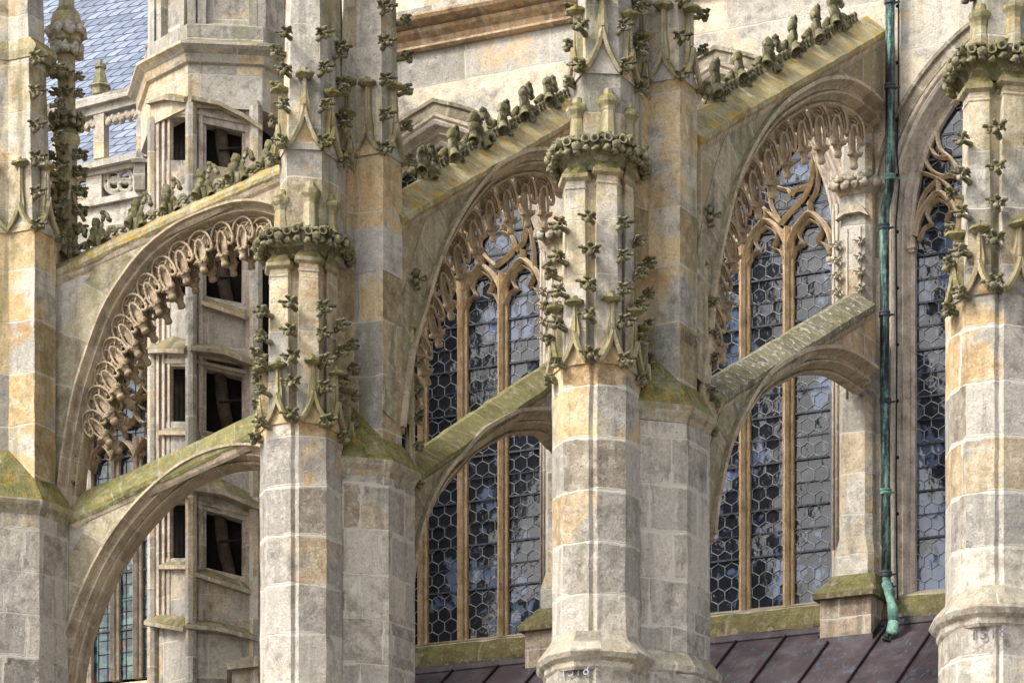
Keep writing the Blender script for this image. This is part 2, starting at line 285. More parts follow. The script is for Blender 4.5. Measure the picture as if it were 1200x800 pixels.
class MB:
    def __init__(s): s.v = []; s.f = []; s.uv = []; s.sm = []
    def add(s, verts, faces, uvs=None, smooth=False):
        o = len(s.v); s.v += [Vector(p) for p in verts]
        for i, fc in enumerate(faces):
            s.f.append(tuple(o + k for k in fc)); s.uv.append(uvs[i] if uvs else None); s.sm.append(smooth)
    def loft(s, rings, caps=True, smooth=False, closed=True, dense=0.0):
        if dense:      # extra rings so that the long edges can wander
            out = [rings[0]]
            for a, b in zip(rings, rings[1:]):
                k = max(1, int(abs(b[0].z - a[0].z) / dense)); k = min(k, 60)
                out += [[p.lerp(q, i / k) for p, q in zip(a, b)] for i in range(1, k + 1)]
            rings = out
        n = len(rings[0]); vs_ = [p for r in rings for p in r]; fs = []
        for i in range(len(rings) - 1):
            for j in range(n if closed else n - 1):
                k = (j + 1) % n; fs.append((i * n + j, i * n + k, (i + 1) * n + k, (i + 1) * n + j))
        if caps and closed: fs.append(tuple(range(n - 1, -1, -1))); fs.append(tuple((len(rings) - 1) * n + j for j in range(n)))
        s.add(vs_, fs, None, smooth)
    def sweep(s, path, frames, prof, closed_prof=True, smooth=False, caps=True, u0=0.0):
        """profile (a,b) placed with frames (A,B) along the path; UV u = length along the path"""
        n = len(prof); L = [u0]
        for i in range(1, len(path)): L.append(L[-1] + (path[i] - path[i - 1]).length)
        vl = [0.0]
        for j in range(1, n + 1): vl.append(vl[-1] + math.dist(prof[j % n], prof[j - 1]))
        vs_ = [path[i] + frames[i][0] * a + frames[i][1] * b for i in range(len(path)) for a, b in prof]
        fs = []; uvs = []
        for i in range(len(path) - 1):
            for j in range(n if closed_prof else n - 1):
                k = (j + 1) % n; fs.append((i * n + j, i * n + k, (i + 1) * n + k, (i + 1) * n + j))
                uvs.append([(L[i], vl[j]), (L[i], vl[j + 1]), (L[i + 1], vl[j + 1]), (L[i + 1], vl[j])])
        if caps and closed_prof:
            fs.append(tuple(range(n - 1, -1, -1))); uvs.append(None)
            fs.append(tuple((len(path) - 1) * n + j for j in range(n))); uvs.append(None)
        s.add(vs_, fs, uvs, smooth)
    def tube(s, path, r, n=8, flat=None, smooth=True):
        path = [Vector(p) for p in path]; fr = []
        up = Vector((0, 0, 1))
        for i in range(len(path)):
            t = (path[min(i + 1, len(path) - 1)] - path[max(i - 1, 0)])
            t = t.normalized() if t.length > 1e-9 else Vector((0, 0, 1))
            a = flat if flat is not None else (up if abs(t.z) < 0.9 else Vector((1, 0, 0)))
            B = (a - t * a.dot(t)).normalized(); A = t.cross(B); fr.append((A, B))
        rr = r if isinstance(r, (list, tuple)) else [r] * len(path)
        vs_ = []; 
        for i, p in enumerate(path):
            for j in range(n):
                q = 2 * math.pi * (j + 0.5) / n; vs_.append(p + (fr[i][0] * math.cos(q) + fr[i][1] * math.sin(q)) * rr[i])
        fs = [(i * n + j, i * n + (j + 1) % n, (i + 1) * n + (j + 1) % n, (i + 1) * n + j) for i in range(len(path) - 1) for j in range(n)]
        fs += [tuple(range(n - 1, -1, -1)), tuple((len(path) - 1) * n + j for j in range(n))]
        s.add(vs_, fs, None, smooth)
    def blob(s, c, rad, seed=0, amp=0.18, M3=None):
        c = Vector(c); rad = Vector((rad,) * 3) if not hasattr(rad, '__len__') else Vector(rad)
        vs_ = []
        for p in ICO_V:
            o_ = Vector((seed * 3.1, seed * 1.7, 0)); k = 1 + amp * (noise.noise(p * 1.7 + o_) * 1.9 + (noise.noise(p * 4.0 + o_) * 1.6 if amp > 0.12 else 0))
            q = Vector((p.x * rad.x, p.y * rad.y, p.z * rad.z)) * k
            if M3 is not None: q = M3 @ q
            vs_.append(c + q)
        s.add(vs_, ICO_F, None, True)
    def box(s, c, sz, rz=0, taper=1.0):
        x, y, z = sz[0] / 2, sz[1] / 2, sz[2] / 2; m = Matrix.Rotation(rz, 3, 'Z'); c = Vector(c)
        vs_ = [c + m @ Vector((a * x * (taper if d > 0 else 1), b * y * (taper if d > 0 else 1), d * z)) for d in (-1, 1) for a, b in ((-1, -1), (1, -1), (1, 1), (-1, 1))]
        s.add(vs_, [(3, 2, 1, 0), (4, 5, 6, 7), (0, 1, 5, 4), (1, 2, 6, 5), (2, 3, 7, 6), (3, 0, 4, 7)])
    def slab(s, pts, back, uvs=None):
        """polygon (3D points) extruded by the vector 'back'"""
        n = len(pts); pts = [Vector(p) for p in pts]; vs_ = pts + [p + back for p in pts]
        fs = [tuple(range(n)), tuple(range(2 * n - 1, n - 1, -1))] + [(i, i + n, (i + 1) % n + n, (i + 1) % n) for i in range(n)]
        s.add(vs_, fs)
    def rough(s, amp=0.010, f=2.6):
        s.v = [p + noise.noise_vector(p * f) * amp + noise.noise_vector(p * f * 4) * amp * 0.4 for p in s.v]; return s
    def build(s, name, mat, parent=None, loc=None):
        me = bpy.data.meshes.new(name)
        off = Vector(loc) if loc is not None else (Vector(parent['_o']) if parent is not None and '_o' in parent else Vector((0, 0, 0)))
        me.from_pydata([tuple(p - off) for p in s.v], [], s.f)
        uvl = me.uv_layers.new(name='UVMap')
        for p, cu in zip(me.polygons, s.uv):
            if cu is None:
                n = p.normal; 
                if abs(n.z) < 0.97:
                    t = Vector((-n.y, n.x, 0)).normalized(); w = n.cross(t)
                    if abs(n.z) < 0.35: w = Vector((0, 0, 1))
                    base = int((math.atan2(n.y, n.x) + 9) * 2) * 1.37
                    for li in p.loop_indices:
                        q = s.v[me.loops[li].vertex_index]; uvl.data[li].uv = (q.dot(t) + base, q.dot(w))
                else:
                    for li in p.loop_indices:
                        q = s.v[me.loops[li].vertex_index]; uvl.data[li].uv = (q.x, q.y)
            else:
                for li, c in zip(p.loop_indices, cu): uvl.data[li].uv = c
        for p, sm in zip(me.polygons, s.sm): p.use_smooth = sm
        me.materials.append(mat)
        o = bpy.data.objects.new(name, me); COL.objects.link(o)
        if parent is not None: o.parent = parent
        elif loc is not None: o.location = loc
        return o

def sub(o, t): o['_o'] = t['_o']; o.location = (0, 0, 0); return o
def tag(o, label=None, cat=None, group=None, kind=None):
    if label: o['label'] = label
    if cat: o['category'] = cat
    if group: o['group'] = group
    if kind: o['kind'] = kind
    return o
def thing(name, loc, label, cat, group=None):
    o = bpy.data.objects.new(name, None); COL.objects.link(o); o.location = loc; o['_o'] = tuple(loc); o.empty_display_size = 0.3
    return tag(o, label, cat, group)
def inst(src_mesh, name, parent, loc, rot=(0, 0, 0), scale=1.0):
    """loc is in world space"""
    o = bpy.data.objects.new(name, src_mesh); COL.objects.link(o); o.parent = parent
    base = Vector(parent['_o']) if '_o' in parent else Vector((0, 0, 0))
    o.location = Vector(loc) - base; o.rotation_euler = rot; o.scale = (scale,) * 3 if not hasattr(scale, '__len__') else scale
    return o
def smooth_path(pts, n=6):
    """Catmull-Rom through 2D/3D points"""
    P_ = [Vector(p) for p in pts]; P_ = [P_[0] * 2 - P_[1]] + P_ + [P_[-1] * 2 - P_[-2]]; out = []
    for i in range(1, len(P_) - 2):
        for k in range(n):
            t = k / n; a, b, c, d = P_[i - 1:i + 3]
            out.append(0.5 * ((2 * b) + (c - a) * t + (2 * a - 5 * b + 4 * c - d) * t * t + (3 * b - 3 * c + d - a) * t ** 3))
    out.append(P_[-2]); return out
def offset_poly(poly, d):
    """poly: list of (x,y), counter-clockwise; grows outward by d"""
    n = len(poly); out = []
    for i in range(n):
        a, b, c = Vector(poly[i - 1]), Vector(poly[i]), Vector(poly[(i + 1) % n])
        e1 = (b - a).normalized(); e2 = (c - b).normalized(); n1 = Vector((e1.y, -e1.x)); n2 = Vector((e2.y, -e2.x))
        m = (n1 + n2); k = max(0.45, 1 + n1.dot(n2)); out.append(tuple(b + m * (d / k)))
    return out

class Plane:
    """vertical plane through (x0,y0) with horizontal direction ang; sees pixels of the photo as (s,z)"""
    def __init__(s, x0, y0, ang):
        s.o = Vector((x0, y0)); s.d = Vector((math.cos(ang), math.sin(ang))); s.n = Vector((-math.sin(ang), math.cos(ang)))  # n: +90 deg
    def px(s, px, py, back=0.0):
        o = s.o + s.n * back; k = (px - 600) / FPX
        t = (k * (D + o.y) - o.x) / (s.d.x - k * s.d.y); y = o.y + t * s.d.y
        return Vector((t, ZC + (1600 - py) * (D + y) / FPX))
    def w(s, q, back=0.0):
        p = s.o + s.d * q[0] + s.n * back; return Vector((p.x, p.y, q[1]))
    def N(s): return Vector((s.n.x, s.n.y, 0))
    def D3(s): return Vector((s.d.x, s.d.y, 0))
def zat(py, Y): return ZC + (1600 - py) * (D + Y) / FPX
def xat(px, Y): return (px - 600) * (D + Y) / FPX

# ------------------------------------------------------------------ carved pieces (meshes shared by many parts)
def mesh_only(mb, name, mat):
    o = mb.build(name, mat); me = o.data; bpy.data.objects.remove(o); return me
def cup(mb, c, axis, r, L):
    """hollow curled leaf : a short flaring tube, open at the end"""
    axis = Vector(axis).normalized(); a = axis.orthogonal().normalized(); b = axis.cross(a); c = Vector(c); n = 10
    prof = [(-L * 0.6, r * 0.35), (0.0, r * 0.75), (L * 0.8, r), (L * 0.95, r * 1.05), (L * 0.9, r * 0.72), (L * 0.1, r * 0.5)]
    mb.loft([[c + axis * h + (a * math.cos(q) + b * math.sin(q)) * rr for q in [2 * math.pi * j / n for j in range(n)]] for h, rr in prof], caps=True, smooth=True)

def crocket_mesh(seed):
    mb = MB(); rnd = random.Random(seed)
    mb.tube([(-0.04, 0, -0.05), (0.05, 0, -0.03), (0.10, 0, 0.0)], [0.035, 0.030, 0.028], 6)
    mb.blob((0.125, 0.0, -0.045), (0.040, 0.036, 0.034), seed)
    for sy in (-1, 1):
        mb.blob((0.10, sy * 0.065, 0.018), (0.050, 0.034, 0.018), seed + sy, 0.3); cup(mb, (0.12, sy * 0.05, -0.02), (0.6, sy * 0.8, -0.3), 0.028, 0.03)
        mb.blob((0.13, sy * 0.105, 0.030), (0.030, 0.030, 0.018), seed + 2 * sy, 0.3)
        mb.tube([(0.03, sy * 0.02, 0.02), (0.07, sy * 0.07, 0.0), (0.06, sy * 0.095, -0.03)], [0.02, 0.02, 0.012], 5)
    mb.blob((0.09, 0, 0.055), (0.055, 0.030, 0.020), seed + 7, 0.35)
    mb.blob((0.145, 0.0, 0.062), (0.026, 0.024, 0.018), seed + 9, 0.3)
    return mesh_only(mb, 'crocket', M['foliage'])
CROCK = [crocket_mesh(i) for i in range(4)]
PALE_CROCK = CROCK[1].copy(); PALE_CROCK.materials.clear(); PALE_CROCK.materials.append(M['pilaster'])

def bird_crocket():
    mb = MB()
    # local x: along the ridge (rising), z up, y across
    mb.tube([(0, 0, -0.06), (0.0, 0, 0.10), (-0.01, 0, 0.24)], [0.075, 0.085, 0.06], 8)
    mb.blob((-0.03, 0, 0.33), (0.088, 0.080, 0.085), 3, 0.1)
    cup(mb, (-0.10, -0.07, 0.12), (-0.35, -0.4, -1), 0.075, 0.10)
    cup(mb, (0.10, -0.08, 0.10), (0.4, -0.4, -1), 0.065, 0.10)
    cup(mb, (-0.08, 0.09, 0.12), (-0.3, 0.5, -1), 0.07, 0.10)
    cup(mb, (0.10, 0.09, 0.10), (0.4, 0.5, -1), 0.06, 0.10)
    mb.blob((-0.06, -0.03, 0.19), (0.09, 0.07, 0.10), 5, 0.2); mb.blob((0.07, -0.02, 0.17), (0.08, 0.07, 0.09), 6, 0.2)
    mb.tube(smooth_path([(0.04, 0, 0.22), (0.10, 0, 0.36), (0.15, 0, 0.43), (0.21, 0, 0.41), (0.22, 0, 0.35)], 3), 0.042, 7)
    mb.blob((0.13, 0, 0.455), (0.06, 0.055, 0.045), 8, 0.25); mb.blob((0.235, 0, 0.345), (0.05, 0.05, 0.035), 9, 0.2)
    mb.tube(smooth_path([(0.12, 0, 0.12), (0.22, 0, 0.22), (0.31, 0, 0.22), (0.33, 0, 0.15)], 3), [0.035] * 9 + [0.03], 6)
    return mesh_only(mb, 'leaf_crocket', M['foliage'])
BIRD = bird_crocket()
def comb_mesh():
    """a run of small curled leaves between two large crockets"""
    mb = MB()
    for i in range(4):
        x = -0.24 + i * 0.15; q = [(x - 0.05, 0, 0.0), (x - 0.04, -0.01, 0.10), (x + 0.03, -0.02, 0.145), (x + 0.08, -0.02, 0.10), (x + 0.055, -0.02, 0.055), (x + 0.02, -0.02, 0.075)]
        mb.tube(smooth_path(q, 3), [0.026] * 12 + [0.022, 0.02, 0.018, 0.016], 6)
        mb.blob((x + 0.1, 0.0, 0.03), (0.035, 0.04, 0.03), i, 0.3)
    mb.tube([(-0.32, 0, 0.0), (0.36, 0, 0.0)], 0.03, 6)
    return mesh_only(mb, 'leaf_run', M['foliage'])
COMB = comb_mesh()
def rosette_mesh():
    mb = MB()
    for i in range(5):
        q = 2 * math.pi * i / 5; cup(mb, (0.16 * math.cos(q) + 0.02, 0.10, 0.11 * math.sin(q)), (math.cos(q), 0.0, math.sin(q)), 0.06, 0.08)
        mb.blob((0.13 * math.cos(q + .6), 0.0, 0.10 * math.sin(q + .6)), 0.065, i, 0.3)
    mb.tube([(-0.15, 0, 0), (0.05, 0, 0)], 0.06, 7)
    return mesh_only(mb, 'leaf_boss', M['foliage'])
BOSS = rosette_mesh()

def fringe_mesh(mat, name, full=True, rk=1.0):
    """one cusp of the hanging fringe : local x along the arch, hangs to -z, y = depth; a nest of arches with a pendant below"""
    mb = MB(); Y = Vector((0, 1, 0))
    def arch(hw, top, bot, y, r):
        pts = [(-hw, y, bot), (-hw, y, top - hw * 1.2), (-hw * 0.82, y, top - hw * 0.55), (-hw * 0.45, y, top - hw * 0.15), (0, y, top),
               (hw * 0.45, y, top - hw * 0.15), (hw * 0.82, y, top - hw * 0.55), (hw, y, top - hw * 1.2), (hw, y, bot)]
        mb.tube(smooth_path(pts, 2), r * rk, 4, flat=Y, smooth=False)
    arch(0.250, 0.03, -0.36, 0.0, 0.034)
    if full: arch(0.205, -0.015, -0.36, 0.035, 0.022)
    arch(0.165, -0.06, -0.30, 0.07, 0.022)
    bk = [(-0.24, 0.09, -0.30), (-0.235, 0.09, -0.20), (-0.19, 0.09, -0.09), (-0.10, 0.09, -0.01), (0, 0.09, 0.03), (0.10, 0.09, -0.01), (0.19, 0.09, -0.09), (0.235, 0.09, -0.20), (0.24, 0.09, -0.30), (0.15, 0.09, -0.25), (0.10, 0.09, -0.33), (-0.10, 0.09, -0.33), (-0.15, 0.09, -0.25)]
    mb.slab(bk, Vector((0, 0.04, 0)))
    # cusped feet turn in towards the pendant
    for sx in (-1, 1):
        mb.tube(smooth_path([(sx * 0.25, 0, -0.34), (sx * 0.24, 0.0, -0.43), (sx * 0.18, -0.02, -0.46), (sx * 0.13, -0.02, -0.40)], 3), [0.036] * 7 + [0.032, 0.028, 0.02], 6, flat=Y)
        mb.tube(smooth_path([(sx * 0.085, -0.02, -0.30), (sx * 0.105, -0.03, -0.42), (sx * 0.095, -0.03, -0.55), (sx * 0.04, -0.04, -0.66)], 3), 0.028, 6, flat=Y)
        mb.tube(smooth_path([(sx * 0.06, 0.0, -0.20), (sx * 0.12, 0.02, -0.12), (sx * 0.16, 0.03, -0.08)], 3), 0.020, 5, flat=Y)
        mb.blob((sx * 0.09, -0.05, -0.655), (0.07, 0.07, 0.045), 4 + sx, 0.35)
    mb.tube(smooth_path([(-0.085, -0.02, -0.31), (-0.06, -0.03, -0.22), (0, -0.03, -0.17), (0.06, -0.03, -0.22), (0.085, -0.02, -0.31)], 3), 0.028, 6, flat=Y)
    mb.slab([(-0.07, 0.03, -0.24), (0.07, 0.03, -0.24), (0.07, 0.02, -0.66), (-0.07, 0.02, -0.66)], Vector((0, 0.04, 0)))
    mb.blob((0, -0.05, -0.68), (0.10, 0.08, 0.045), 2, 0.35)
    mb.loft([[Vector((r_ * math.cos(q), -0.02 + r_ * 0.9 * math.sin(q), z_)) for q in [2 * math.pi * j / 8 for j in range(8)]] for z_, r_ in ((-0.66, 0.09), (-0.71, 0.10), (-0.76, 0.065), (-0.82, 0.085), (-0.87, 0.08), (-0.89, 0.05))], smooth=True)
    return mesh_only(mb, name, mat)
FRINGE = fringe_mesh(M['fringe'], 'cusp'); FRINGE_G = fringe_mesh(M['fringe_grey'], 'cusp', False, 0.8)

# ------------------------------------------------------------------ main wall frame
A0 = R(-26.57)
WALL = Plane(6.24, 8.06, A0)            # s grows to the right; back = +n goes into the building
PITCH = 5.54
WC = {0: -14.1, 1: -8.55, 2: -3.01, 3: 2.60, 4: 8.1}      # window centres
HALF, ZSPR, RARC = 2.05, 21.05, 2.86
def zsill(): return 14.79
def pointed(scn, a, zs, off=0.0, n=16, zb=None):
    """right jamb foot -> apex -> left jamb foot, equilateral arch enlarged by off; also outward normals"""
    Rr = RARC + off; pts = []; nor = []; e = RARC - a      # centres lie e inside the far jamb line
    am = math.acos(e / Rr)
    if zb is not None: pts.append(Vector((scn + a + off, zb))); nor.append(Vector((1, 0)))
    for i in range(n + 1):
        q = am * i / n; pts.append(Vector((scn - e + Rr * math.cos(q), zs + Rr * math.sin(q)))); nor.append(Vector((math.cos(q), math.sin(q))))
    nor[-1] = Vector((0, 1.15))
    for i in range(n - 1, -1, -1):
        q = am * i / n; pts.append(Vector((scn + e - Rr * math.cos(q), zs + Rr * math.sin(q)))); nor.append(Vector((-math.cos(q), math.sin(q))))
    if zb is not None: pts.append(Vector((scn - a - off, zb))); nor.append(Vector((-1, 0)))
    return pts, nor

ZS = 14.86                      # foot of the lights
ZTOP = WALL.px(467, 67)[1]      # underside of the cornice
wall = thing('church_wall', WALL.w((0, 0), 0.3), 'pale ashlar wall of the church behind the flying buttresses, with tall leaded windows', 'church wall')
# ashlar of the wall, one inverted U for each bay
mb = MB(); N = WALL.N(); TH = 0.7
edges = {0: (-23.0, WC[0] + PITCH / 2 + 0.02), 1: (WC[0] + PITCH / 2 + 0.02, (WC[1] + WC[2]) / 2), 2: ((WC[1] + WC[2]) / 2, (WC[2] + WC[3]) / 2), 3: ((WC[2] + WC[3]) / 2, (WC[3] + WC[4]) / 2)}
ZLEFT = WALL.px(150, 262)[1]
for k, (sa, sb) in edges.items():
    top = ZLEFT + 0.9 if k == 0 else ZTOP + 2.2
    arc, _ = pointed(WC[k], HALF, ZSPR, 0.46, 16, ZS - 0.25)
    if k == 0: arc = [Vector((p.x, min(p.y, top - 0.15))) for p in arc]
    poly = [Vector((sb, ZS - 0.25))] + [Vector((sb, top)), Vector((sa, top)), Vector((sa, ZS - 0.25))] + arc[::-1]
    mb.slab([WALL.w(p) for p in poly], N * TH)
mb.slab([WALL.w(p, 0.10) for p in ((-23.0, 0), (edges[3][1], 0), (edges[3][1], ZS - 0.25), (-23.0, ZS - 0.25))], N * TH)
mb.build('ashlar', M['wall'], wall)
mb = MB(); mb.slab([WALL.w(p, 1.5) for p in ((-23.0, 0), (edges[3][1], 0), (edges[3][1], ZLEFT + 0.6), (-12.4, ZLEFT + 0.6), (-23.0, ZLEFT + 0.6))], N * 0.2)
mb.slab([WALL.w(p, 1.52) for p in ((-11.2, ZLEFT + 0.6), (edges[3][1], ZLEFT + 0.6), (edges[3][1], ZTOP + 1.8), (-11.2, ZTOP + 1.8))], N * 0.2)
mb.build('dark_backing', M['interior_shade'], wall)  # added dark sheet behind the windows, keeps the sky from showing through

# glass, leads and bars of the windows
def clip_convex(poly, clip):
    for i in range(len(clip)):
        a, b = clip[i], clip[(i + 1) % len(clip)]; e = b - a; out = []
        def side(p): return e.x * (p.y - a.y) - e.y * (p.x - a.x)
        for j in range(len(poly)):
            p, q = poly[j], poly[(j + 1) % len(poly)]; sp, sq = side(p), side(q)
            if sp >= 0: out.append(p)
            if (sp >= 0) != (sq >= 0): out.append(p + (q - p) * (sp / (sp - sq)))
        poly = out
        if len(poly) < 3: return []
    return poly
GB = 0.38                        # the glass stands this far behind the wall face
def glazing(win, k, mats, hexw=0.258, hexh=0.285, stained=False, ztop=None):
    c = WC[k]; rnd = random.Random(k); arc, _ = pointed(c, HALF, ZSPR, 0.0, 12, ZS - 0.15)
    clip = list(arc)                                   # counter-clockwise seen with s right, z up
    g = MB(); ld = MB(); Z0 = ZS
    if stained: hexw, hexh = 0.21, 0.26
    rows = int(10.5 / (hexh * (1.0 if stained else 0.75))) + 2; cols = int(4.4 / hexw) + 2
    for r_ in range(rows):
        for q in range(cols):
            if stained:
                cx, cz = c - HALF + q * hexw, Z0 + r_ * hexh
                pts = [Vector((cx - hexw / 2, cz - hexh / 2)), Vector((cx + hexw / 2, cz - hexh / 2)), Vector((cx + hexw / 2, cz + hexh / 2)), Vector((cx - hexw / 2, cz + hexh / 2))]
            else:
                cx, cz = c - HALF + (q + 0.5 * (r_ % 2)) * hexw, Z0 + r_ * hexh * 0.75
                pts = [Vector((cx + hexw / 2 * sx, cz + hexh * sz)) for sx, sz in ((0, -0.5), (1, -0.25), (1, 0.25), (0, 0.5), (-1, 0.25), (-1, -0.25))]
            pc = clip_convex(pts, clip)
            if len(pc) < 3: continue
            tx, tz = rnd.gauss(0, 0.016), rnd.gauss(0, 0.016)
            ws = [WALL.w(p, GB + (p.x - cx) * tx + (p.y - cz) * tz) for p in pc]
            g.add(ws, [tuple(range(len(ws)))], [[(q * 1.0 + 0.5, r_ + 0.5)] * len(ws)])
            full = len(pc) == len(pts) and all((a - b).length < 1e-6 for a, b in zip(pc, pts)) or True
            es = [(0, 1), (1, 2), (2, 3)] if not stained else [(0, 1), (1, 2)]
            for a, b in es:
                pa, pb = pts[a], pts[b]
                if any(clip_convex([p, p + Vector((0.001, 0)), p + Vector((0, 0.001))], clip) == [] for p in (pa, pb)): continue
                hw = 0.009; t = (pb - pa).normalized(); nn = Vector((-t.y, t.x)) * hw; pa2, pb2 = pa - t * 0.008, pb + t * 0.008
                ld.add([WALL.w(pa2 - nn, GB - 0.008), WALL.w(pb2 - nn, GB - 0.008), WALL.w(pb2, GB - 0.020), WALL.w(pa2, GB - 0.020), WALL.w(pb2 + nn, GB - 0.008), WALL.w(pa2 + nn, GB - 0.008)], [(0, 1, 2, 3), (3, 2, 4, 5)])
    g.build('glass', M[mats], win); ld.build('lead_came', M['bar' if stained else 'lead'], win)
    # saddle bars
    bars = MB(); z = ZS + 0.82; i = 0
    while z < ZSPR + 3.0:
        p = [q for q in [Vector((c - HALF + 0.01 + j * 0.1, z)) for j in range(41)] if clip_convex([q, q + Vector((.001, 0)), q + Vector((0, .001))], clip)]
        if len(p) > 2:
            a, b = p[0], p[-1]; h = 0.016 if i % 2 == 0 else 0.006
            bars.slab([WALL.w((a.x, z - h), GB - 0.05), WALL.w((b.x, z - h), GB - 0.05), WALL.w((b.x, z + h), GB - 0.05), WALL.w((a.x, z + h), GB - 0.05)], N * 0.02)
        z += 0.40 if not stained else 0.55; i += 1
    bars.build('saddle_bar', M['bar'], win)

JPROF = [(0.0, 0.50), (0.0, 0.27), (0.05, 0.23), (0.085, 0.26), (0.12, 0.22), (0.16, 0.13), (0.20, 0.17), (0.235, 0.13), (0.28, 0.02), (0.33, -0.015), (0.37, 0.03), (0.40, -0.02), (0.44, -0.03), (0.47, 0.0), (0.47, 0.50)]
MULP = [(-0.100, 0.44), (-0.100, 0.30), (-0.075, 0.27), (-0.05, 0.29), (-0.045, 0.22), (0.0, 0.15), (0.045, 0.22), (0.05, 0.29), (0.075, 0.27), (0.10, 0.30), (0.10, 0.44)]
def wall_tube(mb, pts, w=0.055, b0=0.20, b1=0.40, closed=False, n=5):
    """moulded bar following a curve in the window plane"""
    pts = smooth_path(pts, n) if len(pts) > 2 else [Vector(p) for p in pts]
    path = [WALL.w(p) for p in pts]; fr = []
    for i in range(len(pts)):
        t = (pts[min(i + 1, len(pts) - 1)] - pts[max(i - 1, 0)]).normalized(); nn = Vector((-t.y, t.x))
        fr.append((WALL.D3() * nn.x + Vector((0, 0, nn.y)), N))
    prof = [(-w, b1), (-w, b0 + 0.09), (-w * 0.55, b0 + 0.06), (-w * 0.4, b0 + 0.01), (0, b0 - 0.02), (w * 0.4, b0 + 0.01), (w * 0.55, b0 + 0.06), (w, b0 + 0.09), (w, b1)]
    mb.sweep(path, fr, prof)
def small_arch(c, hw, zs, k=1.0, n=5):
    Rr = hw * 2 * k; am = math.acos((Rr - hw) / Rr); out = []
    for i in range(n + 1): q = am * i / n; out.append(Vector((c + hw - Rr + Rr * math.cos(q), zs + Rr * math.sin(q))))
    for i in range(n - 1, -1, -1): q = am * i / n; out.append(Vector((c - hw + Rr - Rr * math.cos(q), zs + Rr * math.sin(q))))
    return out
def wpx(px, py): return WALL.px(px, py, GB - 0.15)
TR = {
 2: ([[(914,262),(903,240),(901,215),(908,196),(921,180),(936,160),(946,148)], [(914,262),(925,248),(940,232),(949,212),(952,190),(949,168),(944,148)],
      [(903,214),(913,220),(922,222),(926,228)], [(950,214),(940,220),(931,222),(926,228)],
      [(946,240),(955,225),(958,205),(955,180)], [(914,262),(897,247),(884,238),(866,262)], [(892,246),(880,232),(872,215),(880,200),(897,205),(901,215)],
      [(872,215),(862,200),(868,180),(890,160),(905,140)], [(880,200),(875,190)], [(901,215),(893,190),(900,165),(915,140)]]),
 1: ([[(580,312),(566,298),(561,284),(567,274),(575,271)], [(575,271),(570,263),(574,250),(582,240)], [(582,240),(592,252),(592,264),(587,271)], [(587,271),(597,275),(602,286),(596,298),(580,312)],
      [(603,293),(613,282),(614,262),(606,240),(594,222)], [(626,322),(624,290),(617,258),(604,230),(594,215)], [(582,240),(590,228),(600,215)], [(582,240),(572,230),(560,225),(548,235)],
      [(556,300),(549,285),(549,262),(560,245),(575,232)], [(532,318),(522,300),(524,282),(536,270),(549,275)]]),
 3: ([[(1073,262),(1080,232),(1096,212),(1115,205),(1135,215)], [(1068,200),(1088,204),(1108,215),(1122,238),(1128,262)],
      [(1078,196),(1078,180),(1086,166)], [(1086,166),(1083,185),(1092,200),(1108,206),(1120,200)], [(1086,166),(1096,182),(1112,184)], [(1112,184),(1100,172),(1098,150),(1106,132),(1122,118)],
      [(1086,166),(1087,140),(1098,118),(1114,100)], [(1112,184),(1120,196),(1116,204)]])
}
